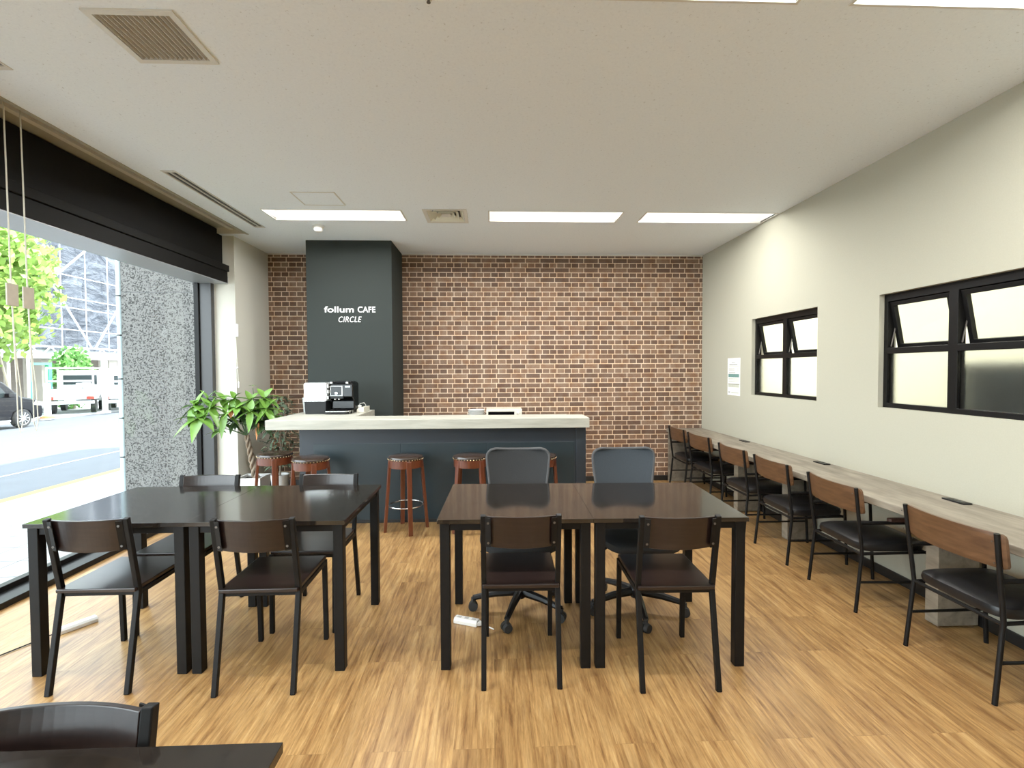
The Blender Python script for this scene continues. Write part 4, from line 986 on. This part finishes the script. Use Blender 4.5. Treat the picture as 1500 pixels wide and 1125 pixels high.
def truck(label, loc, rz, cab=True):
    t = thing('parked_truck', label, 'truck', loc, rz, 'white trucks parked across the street')
    # rear faces +x
    bx('bed_floor', (-2.2, -.8, .62), (0, .8, .70), 'truck', t, bevel=.01); bx('tailgate', (-.04, -.8, .70), (0, .8, 1.02), 'truck', t, bevel=.01)
    for s in (-1, 1): bx('side_gate', (-2.2, s * .8 - .02, .70), (-.04, s * .8 + .02, 1.02), 'truck', t, bevel=.01)
    bx('cab', (-3.3, -.8, .45), (-2.25, .8, 1.85), 'truck', t, bevel=.06); bx('rear_window', (-2.249, -.6, 1.2), (-2.24, .6, 1.65), 'car_glass', t)
    bx('bumper', (-.12, -.78, .42), (.02, .78, .56), 'kerb', t, bevel=.01); bx('number_plate', (.02, -.18, .45), (.03, .18, .62), 'paper', t)
    for s in (-1, 1): bx('tail_lamp', (-.02, s * .66 - .13, .62), (.035, s * .66 + .13, .74), 'red', t, bevel=.01)
    for x in (-.7, -2.8):
        for s in (-1, 1): obj('wheel', lambda bm: lathe(bm, [(.15, -.09), (.29, -.09), (.29, .09), (.15, .09)], 22, (x, s * .68, .29), axis='y'), 'rubber', t)
    def load(bm):
        for k in range(16): a = V((R.uniform(-2.1, -.2), R.uniform(-.7, .6), R.uniform(.75, 1.1))); box(bm, a, a + V((R.uniform(.2, .6), R.uniform(.08, .3), R.uniform(.05, .25))))
    obj('cargo', load, 'kerb', t)
    def rack(bm):
        for s in (-1, 1):
            tube(bm, [(-.1, s * .75, .7), (-.1, s * .75, 2.0)], .035, 6); tube(bm, [(-2.1, s * .75, .7), (-2.1, s * .75, 2.0)], .035, 6); tube(bm, [(-.1, s * .75, 1.95), (-2.1, s * .75, 1.95)], .03, 6)
        for z in (1.4, 1.95): tube(bm, [(-.1, -.75, z), (-.1, .75, z)], .035, 6)
    obj('ladder_rack', rack, 'truck', t)
    return t
truck('white flatbed truck with red tail lamps parked across the street', (-17.9, 21.9, -.4), math.radians(-60)); truck('white truck beside the pale blue post, mostly hidden', (-16.9, 23.6, -.46), math.radians(-60))
t = thing('white_bollard', 'white roadside bollard with red foot left of the flatbed truck', 'bollard', (-17.3, 20.1, -.4))
obj('pole', lambda bm: tube(bm, [(0, 0, .06), (0, 0, 1.35)], .11, 12), 'truck', t, smooth=True); obj('base', lambda bm: lathe(bm, [(.24, 0), (.22, .06), (.12, .1)], 16), 'cone', t)
t = thing('white_bollard', 'tall white post right of the flatbed truck', 'bollard', (-17.0, 22.6, -.4))
obj('pole', lambda bm: tube(bm, [(0, 0, .06), (0, 0, 2.3)], .11, 12), 'truck', t, smooth=True); obj('base', lambda bm: lathe(bm, [(.2, 0), (.18, .06), (.12, .08)], 16), 'truck', t)

# ------------------------------------------------------------------ light, world, camera
w = bpy.data.worlds.new('sky'); S.world = w; w.use_nodes = True
bg = w.node_tree.nodes['Background']; bg.inputs[0].default_value = (.86, .93, 1., 1); bg.inputs[1].default_value = 8.6
sd = bpy.data.lights.new('sun', 'SUN'); sd.energy = 12; sd.angle = .01; sd.color = (1, .97, .92)
so = bpy.data.objects.new('sun', sd); COL.objects.link(so)
so.rotation_euler = V((.36, .12, -0.93)).to_track_quat('Z', 'Y').to_euler() if False else V((.42, .10, .90)).to_track_quat('Z', 'Y').to_euler()

yaw, pitch, roll = .0391, .0288, .0045
cy, sy, cp, sp = math.cos(yaw), math.sin(yaw), math.cos(pitch), math.sin(pitch)
f = V((sy * cp, cy * cp, -sp)); r = V((cy, -sy, 0)); d = f.cross(r)
r2 = r * math.cos(roll) + d * math.sin(roll); d2 = -r * math.sin(roll) + d * math.cos(roll)
cd = bpy.data.cameras.new('camera'); cd.sensor_width = 36; cd.lens = 732.18 / 1500 * 36; cd.clip_start = .05; cd.clip_end = 300
co = bpy.data.objects.new('camera', cd); COL.objects.link(co)
co.matrix_world = Matrix(((r2.x, -d2.x, -f.x, 0), (r2.y, -d2.y, -f.y, 0), (r2.z, -d2.z, -f.z, 1.407), (0, 0, 0, 1)))
S.camera = co
S.view_settings.view_transform = 'Standard'; S.view_settings.look = 'None'; S.view_settings.exposure = .22; S.view_settings.gamma = 1.09
S.cycles.max_bounces = 10; S.cycles.diffuse_bounces = 5; S.cycles.glossy_bounces = 4; S.cycles.transmission_bounces = 6; S.cycles.transparent_max_bounces = 12
S.cycles.sample_clamp_indirect = 6; S.cycles.caustics_reflective = False; S.cycles.caustics_refractive = False
